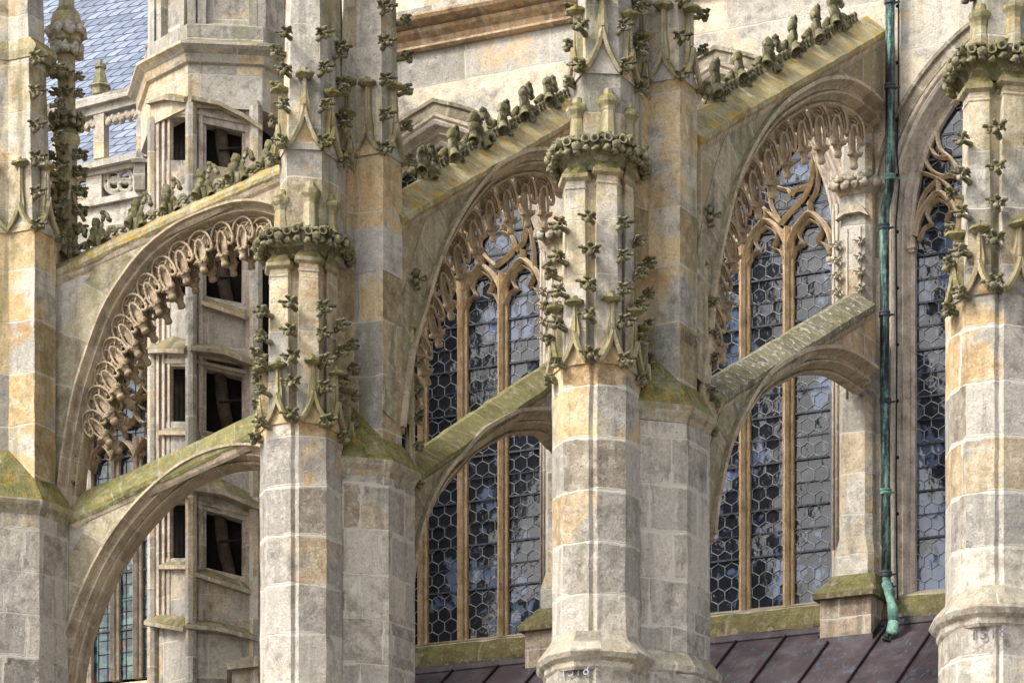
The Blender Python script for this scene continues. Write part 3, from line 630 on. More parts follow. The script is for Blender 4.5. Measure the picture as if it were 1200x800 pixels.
def make_window(k, glass, stained=False, label=None):
    c = WC[k]
    # jamb and arch mouldings
    pts, nor = pointed(c, HALF, ZSPR, 0.0, 22, ZS - 0.2)
    mb = MB(); mb.sweep([WALL.w(p) for p in pts], [(WALL.D3() * q.x + Vector((0, 0, q.y)), N) for q in nor], JPROF, smooth=False)
    h1, hn = pointed(c, HALF, ZSPR, 0.47, 22, ZSPR - 0.6)
    mh = MB(); mh.sweep([WALL.w(p) for p in h1], [(WALL.D3() * q.x + Vector((0, 0, q.y)), N) for q in hn], [(0.0, 0.05), (0.0, -0.02), (0.16, -0.02), (0.18, -0.07), (0.24, -0.07), (0.25, 0.05)])
    # little capitals where the arch springs
    for sx in (1, -1):
        cc = WALL.w((c + sx * (HALF + 0.02), ZSPR - 0.45), 0.2)
        mb.box(cc, (0.14, 0.14, 0.07), A0); mb.box(cc + Vector((0, 0, -0.06)), (0.10, 0.10, 0.06), A0)
    win = sub(mb.build('window', M['jamb'], wall), wall); tag(win, label)
    glazing(win, k, glass, stained=stained); mh.build('hood_mould', M['hood'], win)
    # lights and mullions
    NL, ZL = (8, 19.05) if k == 0 else (5, ZSPR); lw = 2 * HALF / NL; zl = ZL - ZSPR
    for i in range(1, NL):
        s_ = c - HALF + i * lw + (0.0)
        mb = MB(); mb.sweep([WALL.w((s_, ZS - 0.14)), WALL.w((s_, ZL + 0.25))], [(WALL.D3(), N)] * 2, MULP)
        mb.build('mullion', M['mullion' if not stained else 'jamb'], win)
    tr = MB()
    kk = lw / 0.82
    for i in range(NL):
        cc = c - HALF + (i + 0.5) * lw; hw = lw / 2
        wall_tube(tr, small_arch(cc, hw, ZL - 0.25, 0.95, 4), 0.05 * (0.6 + 0.4 * kk), 0.18, n=3)
        for sx in (-1, 1):   # cusps
            wall_tube(tr, [(cc + sx * (hw - 0.05 * kk), ZL - 0.32), (cc + sx * 0.25 * kk, ZL - 0.12), (cc + sx * 0.13 * kk, ZL - 0.07), (cc + sx * 0.17 * kk, ZL)], 0.028 * kk, 0.25, n=4)
            wall_tube(tr, [(cc + sx * 0.15 * kk, ZL - 0.03), (cc + sx * 0.21 * kk, ZL + 0.10 * kk), (cc + sx * 0.16 * kk, ZL + 0.22 * kk), (cc, ZL + 0.34 * kk)], 0.028 * kk, 0.25, n=4)
        wall_tube(tr, [(cc, ZL + 0.42 * kk), (cc, ZL + 0.62 * kk)], 0.04 * kk, 0.2)
    if k == 0:      # rounds and fish bladders over the low heads
        for r_, (dz, rad, off) in enumerate(((0.75, 0.27, 0.5), (1.30, 0.30, 0.0), (1.90, 0.33, 0.5), (2.5, 0.33, 0.0), (3.1, 0.33, 0.5))):
            for i in range(-4, 5):
                cx = c + (i + off) * 2 * rad * (0.95 if r_ else 0.95); cz = ZL + dz
                if abs(cx - c) > HALF - 0.15 - max(0, cz - ZSPR) * 0.8: continue
                wall_tube(tr, [(cx + rad * math.cos(2 * math.pi * j / 14), cz + rad * math.sin(2 * math.pi * j / 14)) for j in range(15)], 0.035, 0.2, n=1)
                for q in range(3):
                    a_ = 2 * math.pi * q / 3 + 0.5 + r_; wall_tube(tr, [(cx + rad * math.cos(a_), cz + rad * math.sin(a_)), (cx + 0.35 * rad * math.cos(a_ + .5), cz + 0.35 * rad * math.sin(a_ + .5))], 0.025, 0.24, n=1)
    for px_curve in (TR.get(k, TR[2]) if k else []):
        if k in TR: q = [WALL.px(*p, GB - 0.10) for p in px_curve]
        else: q = [wpx(*p) + Vector((WC[k] - WC[2], 0)) for p in px_curve]
        wall_tube(tr, q, 0.036, 0.24, 0.36, n=4)
        wall_tube(tr, [Vector((2 * c - p.x, p.y)) for p in q], 0.036, 0.24, 0.36, n=4)
    tr.build('tracery', M['tracery'] if not stained else M['fringe_grey'], win)
    # sloping sill
    if k != 0:
        mb = MB(); sa, sb = c - HALF - 0.47, c + HALF + 0.47
        prof = [(-0.45, ZS + 0.02), (-0.20, ZS - 0.02), (0.02, ZS - 0.16), (0.03, ZS - 0.20)]
        mb.slab([WALL.w((sa, ZS - 0.03), 0.45), WALL.w((sb, ZS - 0.03), 0.45), WALL.w((sb, ZS - 0.20), -0.02), WALL.w((sa, ZS - 0.20), -0.02)], Vector((0, 0, -0.1)))
        mb.build('sill', M['jamb'], win)
    return win
make_window(0, 'glass_stained', True, 'stained glass window with grey brown tracery, partly hidden by the stair turret')
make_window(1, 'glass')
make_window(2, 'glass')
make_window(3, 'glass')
# mossy string course below the windows, the bare band under it
for a, b in ((-11.5, 5.5),):
    mb = MB(); zt = ZS - 0.20
    prof = [(0.02, zt + 0.03), (-0.14, zt - 0.16), (-0.22, zt - 0.36), (-0.22, zt - 0.42), (-0.14, zt - 0.46), (0.0, zt - 0.44), (0.3, zt - 0.44), (0.3, zt + 0.03)]
    mb.sweep([WALL.w((a + (b - a) * i_ / 60, 0)) for i_ in range(61)], [(N, Vector((0, 0, 1)))] * 61, prof); mb.rough(0.03, 2.5).build('string_course', M['sill'], wall)
mb = MB(); mb.slab([WALL.w(p, -0.05) for p in ((-11.5, ZS - 1.6), (5.5, ZS - 1.6), (5.5, ZS - 0.56), (-11.5, ZS - 0.56))], N * 0.14)
mb.build('base_band', M['rubble'], wall)
# cornice and pierced parapet
mb = MB(); z0 = ZTOP
prof = [(0.1, 0), (-0.08, 0.0), (-0.14, 0.05), (-0.14, 0.11), (-0.08, 0.16), (-0.10, 0.30), (-0.22, 0.42), (-0.26, 0.50), (-0.22, 0.56), (-0.30, 0.62), (-0.42, 0.66), (-0.46, 0.74), (-0.46, 0.80), (-0.38, 0.83), (0.0, 1.02), (0.1, 1.02)]
prof = [(a_, b_ * 0.66) for a_, b_ in prof]; mb.sweep([WALL.w((-12.6, z0)), WALL.w((6.0, z0))], [(N, Vector((0, 0, 1)))] * 2, prof); mb.build('cornice', M['cornice'], wall)
mb = MB(); zb = z0 + 0.67
mb.slab([WALL.w(p, -0.03) for p in ((-12.6, zb), (6, zb), (6, zb + 0.14), (-12.6, zb + 0.14))], N * 0.2)
mb.slab([WALL.w(p, -0.03) for p in ((-12.6, zb + 1.1), (6, zb + 1.1), (6, zb + 1.25), (-12.6, zb + 1.25))], N * 0.2)
s_ = -12.4
while s_ < 6:
    for q0 in range(4):
        cx, cz = s_ + 0.24 * math.cos(q0 * math.pi / 2), zb + 0.62 + 0.24 * math.sin(q0 * math.pi / 2)
        mb.tube([WALL.w((cx + 0.22 * math.cos(2 * math.pi * j / 12), cz + 0.22 * math.sin(2 * math.pi * j / 12)), 0.05) for j in range(13)], 0.04, 6, flat=N)
    mb.tube([WALL.w((s_ + 0.5 * math.cos(2 * math.pi * j / 20), zb + 0.62 + 0.5 * math.sin(2 * math.pi * j / 20)), 0.05) for j in range(21)], 0.05, 6, flat=N)
    s_ += 1.08
mb.build('parapet', M['balustrade'], wall)
mb = MB(); mb.slab([WALL.w(p, 0.55) for p in ((-12.6, zb - 0.1), (6, zb - 0.1), (6, zb + 2.4), (-12.6, zb + 2.4))], N * 0.2); mb.build('attic', M['dark_stone'], wall)

# pilaster strips between the windows
PIL = {}
for i, (k, lab) in enumerate(((1.5, None), (2.5, None), (3.5, None))):
    s0 = (WC[int(k)] + WC[int(k) + 1]) / 2 - 0.15
    def zp(py): return WALL.px(1010, py)[1]
    def ring(a, b, f, z): return [WALL.w((s0 + x, z), y) for x, y in ((-a, 0.12), (-a, -f + 0.10), (-b, -f), (b, -f), (a, -f + 0.10), (a, 0.12))]
    mb = MB()
    mb.loft([ring(0.36, 0.28, 0.34, ZS - 0.3), ring(0.36, 0.28, 0.34, zp(652)), ring(0.30, 0.20, 0.26, zp(632)), ring(0.30, 0.20, 0.26, zp(270)), ring(0.27, 0.19, 0.22, zp(150)), ring(0.25, 0.18, 0.18, zp(40))])
    pil = sub(mb.build('pilaster', M['pilaster'], wall), wall)
    rl = MB()
    for x, y, r_ in ((-0.40, 0.0, 0.035), (-0.48, 0.03, 0.025), (0.42, 0.0, 0.035)):
        rl.tube([WALL.w((s0 + x, zp(640)), y), WALL.w((s0 + x, zp(235)), y)], r_, 6)
    for x in (-0.12, 0.12): rl.tube([WALL.w((s0 + x, zp(470)), -0.27), WALL.w((s0 + x, zp(272)), -0.27)], 0.022, 5)
    rl.build('slim_roll', M['jamb'], pil)
    mb = MB()   # pedestal
    mb.loft([ring(0.48, 0.46, 0.66, z) for z in (zp(765) - 2, zp(702))]); mb.build('pedestal', M['rubble'], pil)
    mb = MB(); mb.loft([ring(0.56, 0.54, 0.78, zp(709)), ring(0.57, 0.55, 0.79, zp(703)), ring(0.40, 0.32, 0.40, zp(678))]); mb.build('pedestal_cap', M['sill'], pil)
    # crown of leaves, gablet, crockets
    mb = MB(); rnd = random.Random(i)
    for j in range(15):
        x = -0.40 + 0.8 * j / 14; y = -0.36 if abs(x) < 0.32 else -0.24
        mb.blob(WALL.w((s0 + x, zp(218) + 0.08 * math.sin(j * 2.2)), y), 0.07 + 0.02 * rnd.random(), j, 0.35)
    mb.loft([ring(0.30, 0.20, 0.26, zp(232)), ring(0.40, 0.30, 0.36, zp(221)), ring(0.40, 0.30, 0.36, zp(214)), ring(0.30, 0.2, 0.26, zp(212))])
    mb.build('leaf_crown', M['pilaster'], pil)
    mb = MB(); mb.slab([WALL.w((s0 + x, z), -0.36) for x, z in ((-0.30, zp(262)), (-0.16, zp(248)), (0.16, zp(248)), (0.30, zp(262)), (0.14, zp(256)), (-0.14, zp(256)))], N * 0.14); mb.build('gablet', M['cap'], pil)
    for py in (290, 308, 326, 345):
        for x in (-0.30, 0.14):
            inst(PALE_CROCK, 'crocket', pil, WALL.w((s0 + x, zp(py)), -0.24), (0, 0, A0 - math.pi / 2), 0.9)
    mb = MB()    # low ogee on the strip behind the lower flyer
    for sx in (-1, 1):
        wall_p = smooth_path([(0.0, zp(398)), (sx * 0.06, zp(408)), (sx * 0.22, zp(417)), (sx * 0.34, zp(419))], 4)
        mb.tube([WALL.w((s0 + p.x, p.y), -0.27) for p in wall_p], 0.04, 6, flat=N)
    mb.tube([WALL.w((s0, zp(373)), -0.27), WALL.w((s0, zp(398)), -0.27)], 0.045, 6)
    mb.blob(WALL.w((s0, zp(371)), -0.28), 0.09, 3, 0.3)
    mb.build('ogee_hood', M['pilaster'], pil)
    PIL[k] = s0

# ------------------------------------------------------------------ flying buttresses
def arch_profile(T, k=1.0):
    h = [(0.03, -0.07), (-0.03, -0.08), (-0.055, -0.03), (-0.075, 0.03), (-0.12, 0.09), (-0.165, 0.095), (-0.19, 0.06), (-0.225, 0.055), (-0.245, 0.10), (-0.27, 0.17), (-0.31, 0.22), (-0.345, 0.19), (-0.375, 0.21), (-0.40, 0.26)]
    h = [(r_ * k, v * (0.75 + 0.25 * k)) for r_, v in h]
    return h + [(r_, T - v) for r_, v in reversed(h)]
def flyer(name, pl, T, hood, cop_low, cop_h, cop_over, mats, label, grp, fringe=None, fr_mat=None, yaw=-26, fsx=0.80, fsz=0.9, crockets=None, band=None, depth_fringe=0.24, cop_ext=0.0, kp=1.0):
    hp = smooth_path([pl.px(*p) for p in hood], 5)
    root_loc = pl.w((hp[-1].x * 0.5 + hp[0].x * 0.5, hp[0].y)); t = thing('flying_buttress', root_loc, label, 'flying buttress', grp)
    NN = pl.N(); DD = pl.D3(); Z = Vector((0, 0, 1))
    ca, cb = pl.px(*cop_low[0]), pl.px(*cop_low[1]); cd = (cb - ca).normalized(); ca = ca - cd * cop_ext
    # spandrel body between the hood line and the coping
    mb = MB(); below = [p for p in hp]
    poly = [Vector((hp[0].x - 0.02, hp[0].y)), Vector(hp[0])] + below[1:] + [Vector((cb.x + 0.15, hp[-1].y)), Vector((cb.x + 0.15, cb.y + 0.1)), Vector((ca.x, ca.y + 0.05)), Vector((min(ca.x, hp[0].x - 0.02), ca.y))]
    mb.slab([pl.w(p, 0.03) for p in poly], NN * (T - 0.06)); mb.build('spandrel', M[mats[1]], t)
    # moulded arch
    nor = []
    for i in range(len(hp)):
        a = hp[min(i + 1, len(hp) - 1)] - hp[max(i - 1, 0)]; a.normalize(); nor.append(Vector((-a.y, a.x)))
    fr = [(DD * q.x + Z * q.y, NN) for q in nor]
    mb = MB(); mb.sweep([pl.w(p) for p in hp], fr, arch_profile(T, kp)); mb.build('arch', M['arch'], t)
    if band:   # plain voussoir band outside the mouldings, dying out against the coping
        cn = Vector((-cd.y, cd.x)); I, O = [], []
        for i in range(len(hp)):
            q = nor[i]; room = (ca - hp[i]).dot(cn); wq = min(band[0], (room / max(0.05, q.dot(cn))) - 0.06) if q.dot(cn) > 0.02 else band[0]
            if wq < 0.03: break
            I.append(hp[i] + q * 0.02); O.append(hp[i] + q * wq)
        if len(I) > 2:
            mb = MB(); n_ = len(I); L = [0.0]
            for i in range(1, n_): L.append(L[-1] + (I[i] - I[i - 1]).length)
            mb.add([pl.w(p, 0.012) for p in I] + [pl.w(p, 0.012) for p in O] + [pl.w(p, 0.04) for p in O],
                   [(i, i + 1, n_ + i + 1, n_ + i) for i in range(n_ - 1)] + [(n_ + i, n_ + i + 1, 2 * n_ + i + 1, 2 * n_ + i) for i in range(n_ - 1)],
                   [[(L[i], 0), (L[i + 1], 0), (L[i + 1], .5), (L[i], .5)] for i in range(n_ - 1)] * 2)
            mb.build('voussoir_band', M['voussoir'], t)
    # coping
    mb = MB(); oc = cop_over; up = (DD * -cd.y + Z * cd.x)
    prof = [(0.07, -0.07), (0.02, -0.10), (-0.04, -0.10), (0.0, -0.14 - oc)][::-1]
    prof = [(0.0, -oc), (0.07, -oc), (cop_h, T / 2 - 0.05), (cop_h, T / 2 + 0.05), (0.07, T + oc), (0.0, T + oc), (-0.05, T + 0.03), (-0.05, -0.03)]
    mb.sweep([pl.w(ca.lerp(cb, i_ / 26)) for i_ in range(27)], [(up, NN)] * 27, prof); mb.rough(0.022, 2.2).build('coping', M[mats[0]], t)
    # a moulded fillet under the coping
    mb = MB(); mb.sweep([pl.w(ca - Vector((-cd.y, cd.x)) * 0.2), pl.w(cb - Vector((-cd.y, cd.x)) * 0.2)], [(up, NN)] * 2, [(0.16, -0.03), (0.16, 0.03), (0.04, 0.03), (0.09, -0.005)]); mb.build('fillet', M['arch'], t)
    # hanging cusps
    if fringe:
        n0, n1, pitch, dv = fringe
        for vv in dv:
            L = [0.0]
            for i in range(1, len(hp)): L.append(L[-1] + (hp[i] - hp[i - 1]).length)
            s_ = n0; mname = fr_mat
            while s_ < L[-1] - n1:
                i = max(j for j in range(len(L)) if L[j] <= s_); f = (s_ - L[i]) / max(1e-6, L[i + 1] - L[i]) if i + 1 < len(L) else 0
                p = hp[i].lerp(hp[min(i + 1, len(hp) - 1)], f); q = nor[i]
                p = p - q * 0.37 * kp
                ang = math.atan2(q.x, q.y) * 0.5                # mostly hangs down, follows the arch a little
                th = math.atan2(pl.d.y, pl.d.x)
                mt = Matrix.Rotation(th, 4, 'Z') @ Matrix.Rotation(ang, 4, 'Y') @ Matrix.Rotation(R(yaw), 4, 'Z')
                o = inst(mname, 'cusp', t, pl.w(p, vv)); o.rotation_euler = mt.to_euler(); rv = random.Random(int(s_ * 100)); o.scale = (fsx * rv.uniform(.93, 1.05), 0.9, fsz * rv.uniform(.9, 1.06))
                s_ += pitch
    if crockets:
        bird, nb, pxs = crockets
        th = math.atan2(pl.d.y, pl.d.x); ridge0 = ca + Vector((-cd.y, cd.x)) * cop_h; Lr = (cb - ca).length
        mt = Matrix.Rotation(th, 4, 'Z') @ Matrix.Rotation(-math.atan2(cd.y, cd.x), 4, 'Y')
        plr = Plane(*(pl.o + pl.n * (T / 2)), th)
        for px_, py_ in pxs:
            r0 = plr.px(px_, py_); ss = (r0.x - ridge0.x) / cd.x; p = ridge0 + cd * ss
            o = inst(BIRD, 'leaf_crocket', t, pl.w(p, T / 2)); o.rotation_euler = (0, 0, th); rv = random.Random(px_); o.scale = (bird * (0.80 if bird < 1.2 else 0.92) * rv.uniform(.9, 1.1), bird * 0.85, bird * 1.08 * rv.uniform(.9, 1.08)); o.rotation_euler = (rv.uniform(-.12, .12), rv.uniform(-.15, .1), th + rv.uniform(-.35, .35))
            o = inst(COMB, 'leaf_run', t, pl.w(p + cd * nb, T / 2 - 0.02)); o.rotation_euler = mt.to_euler()
            if bird > 1.2: o = inst(COMB, 'leaf_run', t, pl.w(p + cd * nb * 0.45 + Vector((0, -0.02)), T / 2 - 0.06)); o.rotation_euler = mt.to_euler(); o.scale = (0.8, 1, 0.8)
    return t
AF = R(90 - 26.57)
F3 = Plane(2.817, 1.45, R(61.4))
flyer('f', F3, 0.62, [(826,450),(831,385),(836,330),(847,270),(862,212),(880,172),(900,140),(921,117),(946,101),(965,93),(990,92),(1014,104),(1037,126)],
      ((819,167),(1037,41)), 0.35, 0.06, ('coping_lichen', 'spandrel_green'),
      'upper flying buttress nearest the green downpipe, with leafy crockets and a cusped arch', 'upper flying buttresses', (1.5, 0.35, 0.84, (0.26,)), FRINGE, -38, 0.80, 1.0,
      (1.28, 0.62, [(835,112),(866,93),(898,74),(926,58),(955,42),(980,26)]), band=(0.6, 0))
flyer('f', F3, 0.62, [(834,625),(838,590),(846,548),(858,507),(873,476),(891,447),(908,430),(929,417),(952,408),(980,407),(1001,415),(1025,431)],
      ((840,474),(1023,362)), 0.30, 0.05, ('coping_grey', 'spandrel'),
      'lower flying buttress with grey white-spotted coping, ending beside the green downpipe', 'lower flying buttresses', band=(0.45, 14))
# second pier, second wall strip
w2 = WALL.w((PIL[1.5], 0), 0.0)
x2, y2 = xat(468, 4.0), 4.0
F2 = Plane(x2, y2, AF)
flyer('f', F2, 0.62, [(470,500),(476,448),(484,402),(496,360),(508,318),(522,280),(541,245),(558,220),(579,196),(600,183),(620,176),(645,176),(662,186),(680,204)],
      ((470,261),(684,137)), 0.35, 0.06, ('coping_lichen', 'spandrel_green'),
      'upper flying buttress in the middle, its coping streaked with bright yellow lichen', 'upper flying buttresses', (1.2, 0.3, 0.84, (0.26,)), FRINGE, -38, 0.80, 1.0,
      (1.28, 0.62, [(495,203),(529,181),(558,163),(586,147),(613,128),(642,110)]), band=(0.6, 0))
flyer('f', F2, 0.62, [(479,690),(482,668),(487,637),(498,598),(518,557),(543,527),(562,506),(577,496),(595,486),(612,480),(645,480),(662,492),(676,508)],
      ((486,565),(676,434)), 0.30, 0.05, ('coping_moss', 'spandrel'),
      'lower flying buttress in the middle, its coping mossy green, running in behind the central pier', 'lower flying buttresses', band=(0.4, 12))
# left bay : the flyers turn towards the stair turret
F1 = Plane(xat(66, 7.0), 7.0, R(-12))
flyer('f', F1, 0.85, [(66,620),(70,560),(77,510),(87,458),(97,425),(108,392),(122,358),(143,324),(169,292),(203,265),(237,249),(270,238),(300,236),(330,243)],
      ((62,325),(335,201)), 0.34, 0.06, ('coping_lichen', 'spandrel'),
      'upper flying buttress at the left, in front of the stair turret, with blotched crocketed coping', 'upper flying buttresses', (2.0, 0.1, 0.43, (0.14, 0.64)), FRINGE_G, -12, 0.84, 0.84,
      (1.19, 0.34, [(82,284),(117,265),(159,246),(200,225),(240,204),(278,186),(315,160)]), band=(0.5, 22), kp=0.62)
flyer('f', F1, 0.85, [(62,850),(67,797),(76,750),(91,704),(113,655),(141,611),(175,573),(210,545),(243,529),(271,522),(301,522),(325,530)],
      ((82,611),(330,498)), 0.50, 0.05, ('coping_moss', 'spandrel'),
      'lower flying buttress at the left, broad green mossy coping below the turret windows', 'lower flying buttresses', band=(0.45, 16), kp=0.68)

# ------------------------------------------------------------------ buttress piers
X3, S3 = 1.75, 80.0
def L2(px, Y): return ((px - 600) * (D + Y) / FPX - X3, Y)          # plan point in the pier's own frame
PL_FRONT = [L2(648, .50), L2(660, .06), L2(690, -.12), L2(695, -.085), L2(700, -.14), L2(733, .0), L2(749, .43), (0.30, 1.4), (-0.9, 1.6), (-1.15, 1.1)]
PL_INNER = [L2(745, .50), L2(752, .50), L2(805, .74), L2(832, 1.45), L2(815, 2.1), L2(742, 2.2)]
PL_SHAFT = [L2(741, .80), L2(760, 1.10), L2(797, .87), L2(817, 1.38), L2(805, 1.95), L2(742, 1.9)]
SHAFT0, INNER0 = PL_SHAFT, PL_INNER
PL_CORE = [L2(662, .40), L2(676, .12), L2(724, .12), L2(741, .45), L2(741, 1.2), L2(670, 1.2)]
PL_UP = [L2(672, .50), L2(684, .02), L2(727, .08), L2(744, .50), L2(755, 1.15), L2(675, 1.2)]
def ring3(poly, z, off=0.0, base=(0, 0)):
    q = offset_poly(poly, off) if off else poly
    return [Vector((p[0] + base[0], p[1] + base[1], z[i] if hasattr(z, '__len__') else z)) for i, p in enumerate(q)]
def taper(poly, c, k): return [(c[0] + (p[0] - c[0]) * k, c[1] + (p[1] - c[1]) * k) for p in poly]

def pier(Xp, Yp, label, dz_ring=0.0, dz_gab=0.0, dz_cap=0.0, dz_top=0.0, front=True, back='plain', seed=0, numeral=None, zbase=12.0):
    global PL_SHAFT, PL_INNER
    PL_SHAFT, PL_INNER = list(SHAFT0), list(INNER0)
    if not front:
        PL_SHAFT[0] = (PL_SHAFT[0][0] - 0.9, 0.75); PL_SHAFT[5] = (PL_SHAFT[5][0] - 0.9, 1.9); PL_INNER[0] = (PL_INNER[0][0] - 0.9, 0.65); PL_INNER[1] = (PL_INNER[1][0] - 0.2, 0.42); PL_INNER[5] = (PL_INNER[5][0] - 0.9, 2.2)
    t = thing('buttress_pier', (Xp, Yp, 0), label, 'buttress pier', 'buttress piers of the church'); B = (Xp, Yp)
    rnd = random.Random(seed)
    Zb, Zv = zbase, zat(428, 0) + dz_gab                      # base moulding, valleys of the low gables
    def gable(P0, P1, zv, zt, zk, knob=True, hood_r=0.045, half=None):
        P0, P1 = Vector((P0[0] + Xp, P0[1] + Yp)), Vector((P1[0] + Xp, P1[1] + Yp)); e = P1 - P0; W = e.length; e.normalize(); nrm = Vector((e.y, -e.x))
        prof = [(0, 0), (.10, .10), (.20, .25), (.30, .43), (.38, .60), (.44, .78), (.48, .92), (.5, 1.0)]
        H = zt - zv; crv = [(x * W, zv + h * H) for x, h in prof] + [(W - x * W, zv + h * H) for x, h in prof[-2::-1]]
        def w3(x, z, o): q = P0 + e * x + nrm * o; return Vector((q.x, q.y, z))
        mb = MB(); mb.slab([w3(x, z, 0.025) for x, z in [(0, zv - 0.004)] + crv[1:-1] + [(W, zv - 0.004)]], Vector((-nrm.x, -nrm.y, 0)) * 0.16); gw = sub(mb.build('gable', M['pier'], t), t)
        mb = MB()
        left = [w3(x, z + .02, 0.075) for x, z in crv[:8]]; right = [w3(x, z + .02, 0.075) for x, z in crv[7:]]
        mb.tube(left, hood_r, 5, flat=Vector((nrm.x, nrm.y, 0)), smooth=False); mb.tube(right, hood_r, 5, flat=Vector((nrm.x, nrm.y, 0)), smooth=False)
        # the fair curve continues into a stem
        mid = W / 2; a = math.atan2(e.y, e.x)
        lc = smooth_path([(-0.032, zk - .03), (-0.045, zt + .55 * H), (-0.075, zt + .15 * H), (-W * .17, zt - .32 * H), (-W * .30, zt - .62 * H)], 3)
        und = [(x - mid, z) for x, z in crv if W * 0.22 < x < W * 0.78]
        out_ = [(p.x, p.y) for p in lc] + und + [(-p.x, p.y) for p in lc[::-1]]
        mb.slab([w3(mid + x, z, 0.045) for x, z in out_], Vector((-nrm.x, -nrm.y, 0)) * 0.10)
        mb.slab([w3(mid + x, z, 0.075) for x, z in ((-.018, zk - .03), (-.022, zt + .1 * H), (.022, zt + .1 * H), (.018, zk - .03))], Vector((-nrm.x, -nrm.y, 0)) * 0.05)
        mb.build('hood_mould', M['gable'], gw)
        if knob:
            mb = MB(); cc = w3(mid, zk, 0.04)
            mb.loft([[cc + Vector((r_ * math.cos(q), r_ * math.sin(q), z_)) for q in [2 * math.pi * (j + .5) / 8 + a for j in range(8)]] for z_, r_ in ((-0.07, 0.05), (-0.045, 0.11), (-0.02, 0.155), (0.015, 0.15), (0.03, 0.06), (0.085, 0.04), (0.095, 0.02))]); mb.rough(0.03, 9)
            mb.build('finial', M['moss'], gw)
    def crock(px, Y, z, az, sc_=1.0):
        x, y = L2(px, Y); o = inst(rnd.choice(CROCK), 'crocket', t, (x + Xp, y + Yp, z), (rnd.uniform(-.15, .15), rnd.uniform(-.15, .15), R(az) + rnd.uniform(-.2, .2)), sc_ * rnd.uniform(1.12, 1.35))
    # ---- inner block with its drip cap, weathering and tall shaft
    zc_ = zat(482, 0.9) + dz_cap
    mb = MB(); mb.loft([ring3(PL_INNER, z, o, B) for z, o in ((0, .12), (Zb - .14, .12), (Zb - .10, .16), (Zb - .02, .17), (Zb + .22, 0), (zc_ - .22, 0))], dense=0.3); mb.rough(0.014).build('inner_block', M['pier_inner'], t)
    mb = MB(); mb.loft([ring3(PL_INNER, z, o, B) for z, o in ((zc_ - .22, .0), (zc_ - .14, .03), (zc_ - .06, .08), (zc_, .10), (zc_ + 0.03, .09))]); mb.build('cap_moulding', M['cap'], t)
    zt_ = [zc_ + v for v in (0.95, 0.95, 0.42, 0.45, 0.7, 0.9)]
    mb = MB(); mb.loft([ring3(PL_INNER, zc_ + 0.03, .09, B), ring3(PL_SHAFT, zt_, 0.0, B)]); mb.build('weathering', M['moss'], t)
    zg2 = zat(98, 1.1) + dz_top
    mb = MB(); mb.loft([ring3(PL_SHAFT, zc_ + 0.1, -0.005, B), ring3(PL_SHAFT, zg2, 0, B)], caps=True, dense=0.3); mb.rough(0.012).build('shaft', M['shaft'], t)
    # upper gables round the shaft and the tapered body above
    S = PL_SHAFT
    for a, b in (((0, 1), (1, 2), (2, 3)) if front else ((1, 2), (2, 3))):
        gable(S[a], S[b], zg2, zg2 + (0.42 if b != 3 else 0.5), zg2 + 1.12)
    cS = (sum(p[0] for p in S) / 6, sum(p[1] for p in S) / 6)
    mb = MB(); mb.loft([ring3(taper(S, cS, .93), zg2 - .01, 0, B), ring3(taper(S, cS, .60), zg2 + 7.0, 0, B)], dense=0.3); mb.rough(0.012).build('upper_body', M['pinnacle'], t)
    if not front:
        mb = MB(); gx = (S[0][0], S[0][1]); m_ = Vector(S[0]).lerp(Vector(S[1]), 0.45); gable(tuple(m_), S[1], zg2, zg2 + .42, zg2 + 1.12)
        mb.loft([ring3(taper(S, cS, k), zg2 + h, 0, B) for k, h in ((.90, 2.88), (.94, 2.93), (1.03, 3.0), (1.04, 3.05), (.90, 3.16), (.86, 3.2))]); mb.build('band_moulding', M['gable'], t)
    top_rows = [zg2 + 0.03 + j * 0.56 for j in range(6 if not front else 5)]
    for j, z in enumerate(top_rows):
        crock(797, .87 + 0.03 + j * .006, z, -65); crock(817 - j * 1, 1.38, z + (0.0), 0)
    # crocketed strip standing against the back of the shaft
    if back:
        bx, by = L2(824, 1.75); bx += Xp; by += Yp
        zf = zc_ - 0.1
        mb = MB(); mb.loft([[Vector((bx + k * a, by + k * b, z)) for a, b in ((-.09, -.09), (.09, -.09), (.09, .09), (-.09, .09))] for z, k in ((zf + .35, 1.0), (zf + 2.5, .7), (zf + 2.52, 1.1), (zf + 2.62, .4))])
        for q in (smooth_path([(bx - .02, by - .1, zf + 0.95), (bx + .03, by - .1, zf + .45), (bx + .20, by - .1, zf + .02)], 4), smooth_path([(bx - .02, by - .1, zf + 0.95), (bx - .06, by - .1, zf + .45), (bx - .12, by - .1, zf + .1)], 4)): mb.tube(q, 0.04, 6)
        mb.build('side_pinnacle', M['gable'], t)
        for j, z in enumerate((zf + .02, zf + .62, zf + 1.05, zf + 1.15, zf + 1.52, zf + 2.0)):
            o = inst(rnd.choice(CROCK), 'crocket', t, (bx + 0.03, by - 0.03, z), (0, 0, R(-20 + 10 * j)), 1.15)
        o = inst(BOSS, 'leaf_boss', t, (bx + 0.02, by - 0.05, zf + 3.30), (0, 0, R(-20)), 0.9)
    if not front:
        return t
    # ---- front prow
    mb = MB(); mb.loft([ring3(PL_FRONT, z, o, B) for z, o in ((0, .10), (Zb - .10, .10), (Zv - Zv + Zb - .09, .10), (Zb + .36, .0), (Zv, 0))], dense=0.3); mb.rough(0.014).build('prow', M['pier'], t)
    hull = [PL_FRONT[0], PL_FRONT[1], L2(676, -.14), PL_FRONT[4], PL_FRONT[5], PL_FRONT[6], (0.30, 1.4), (-0.9, 1.6), (-1.15, 1.1)]
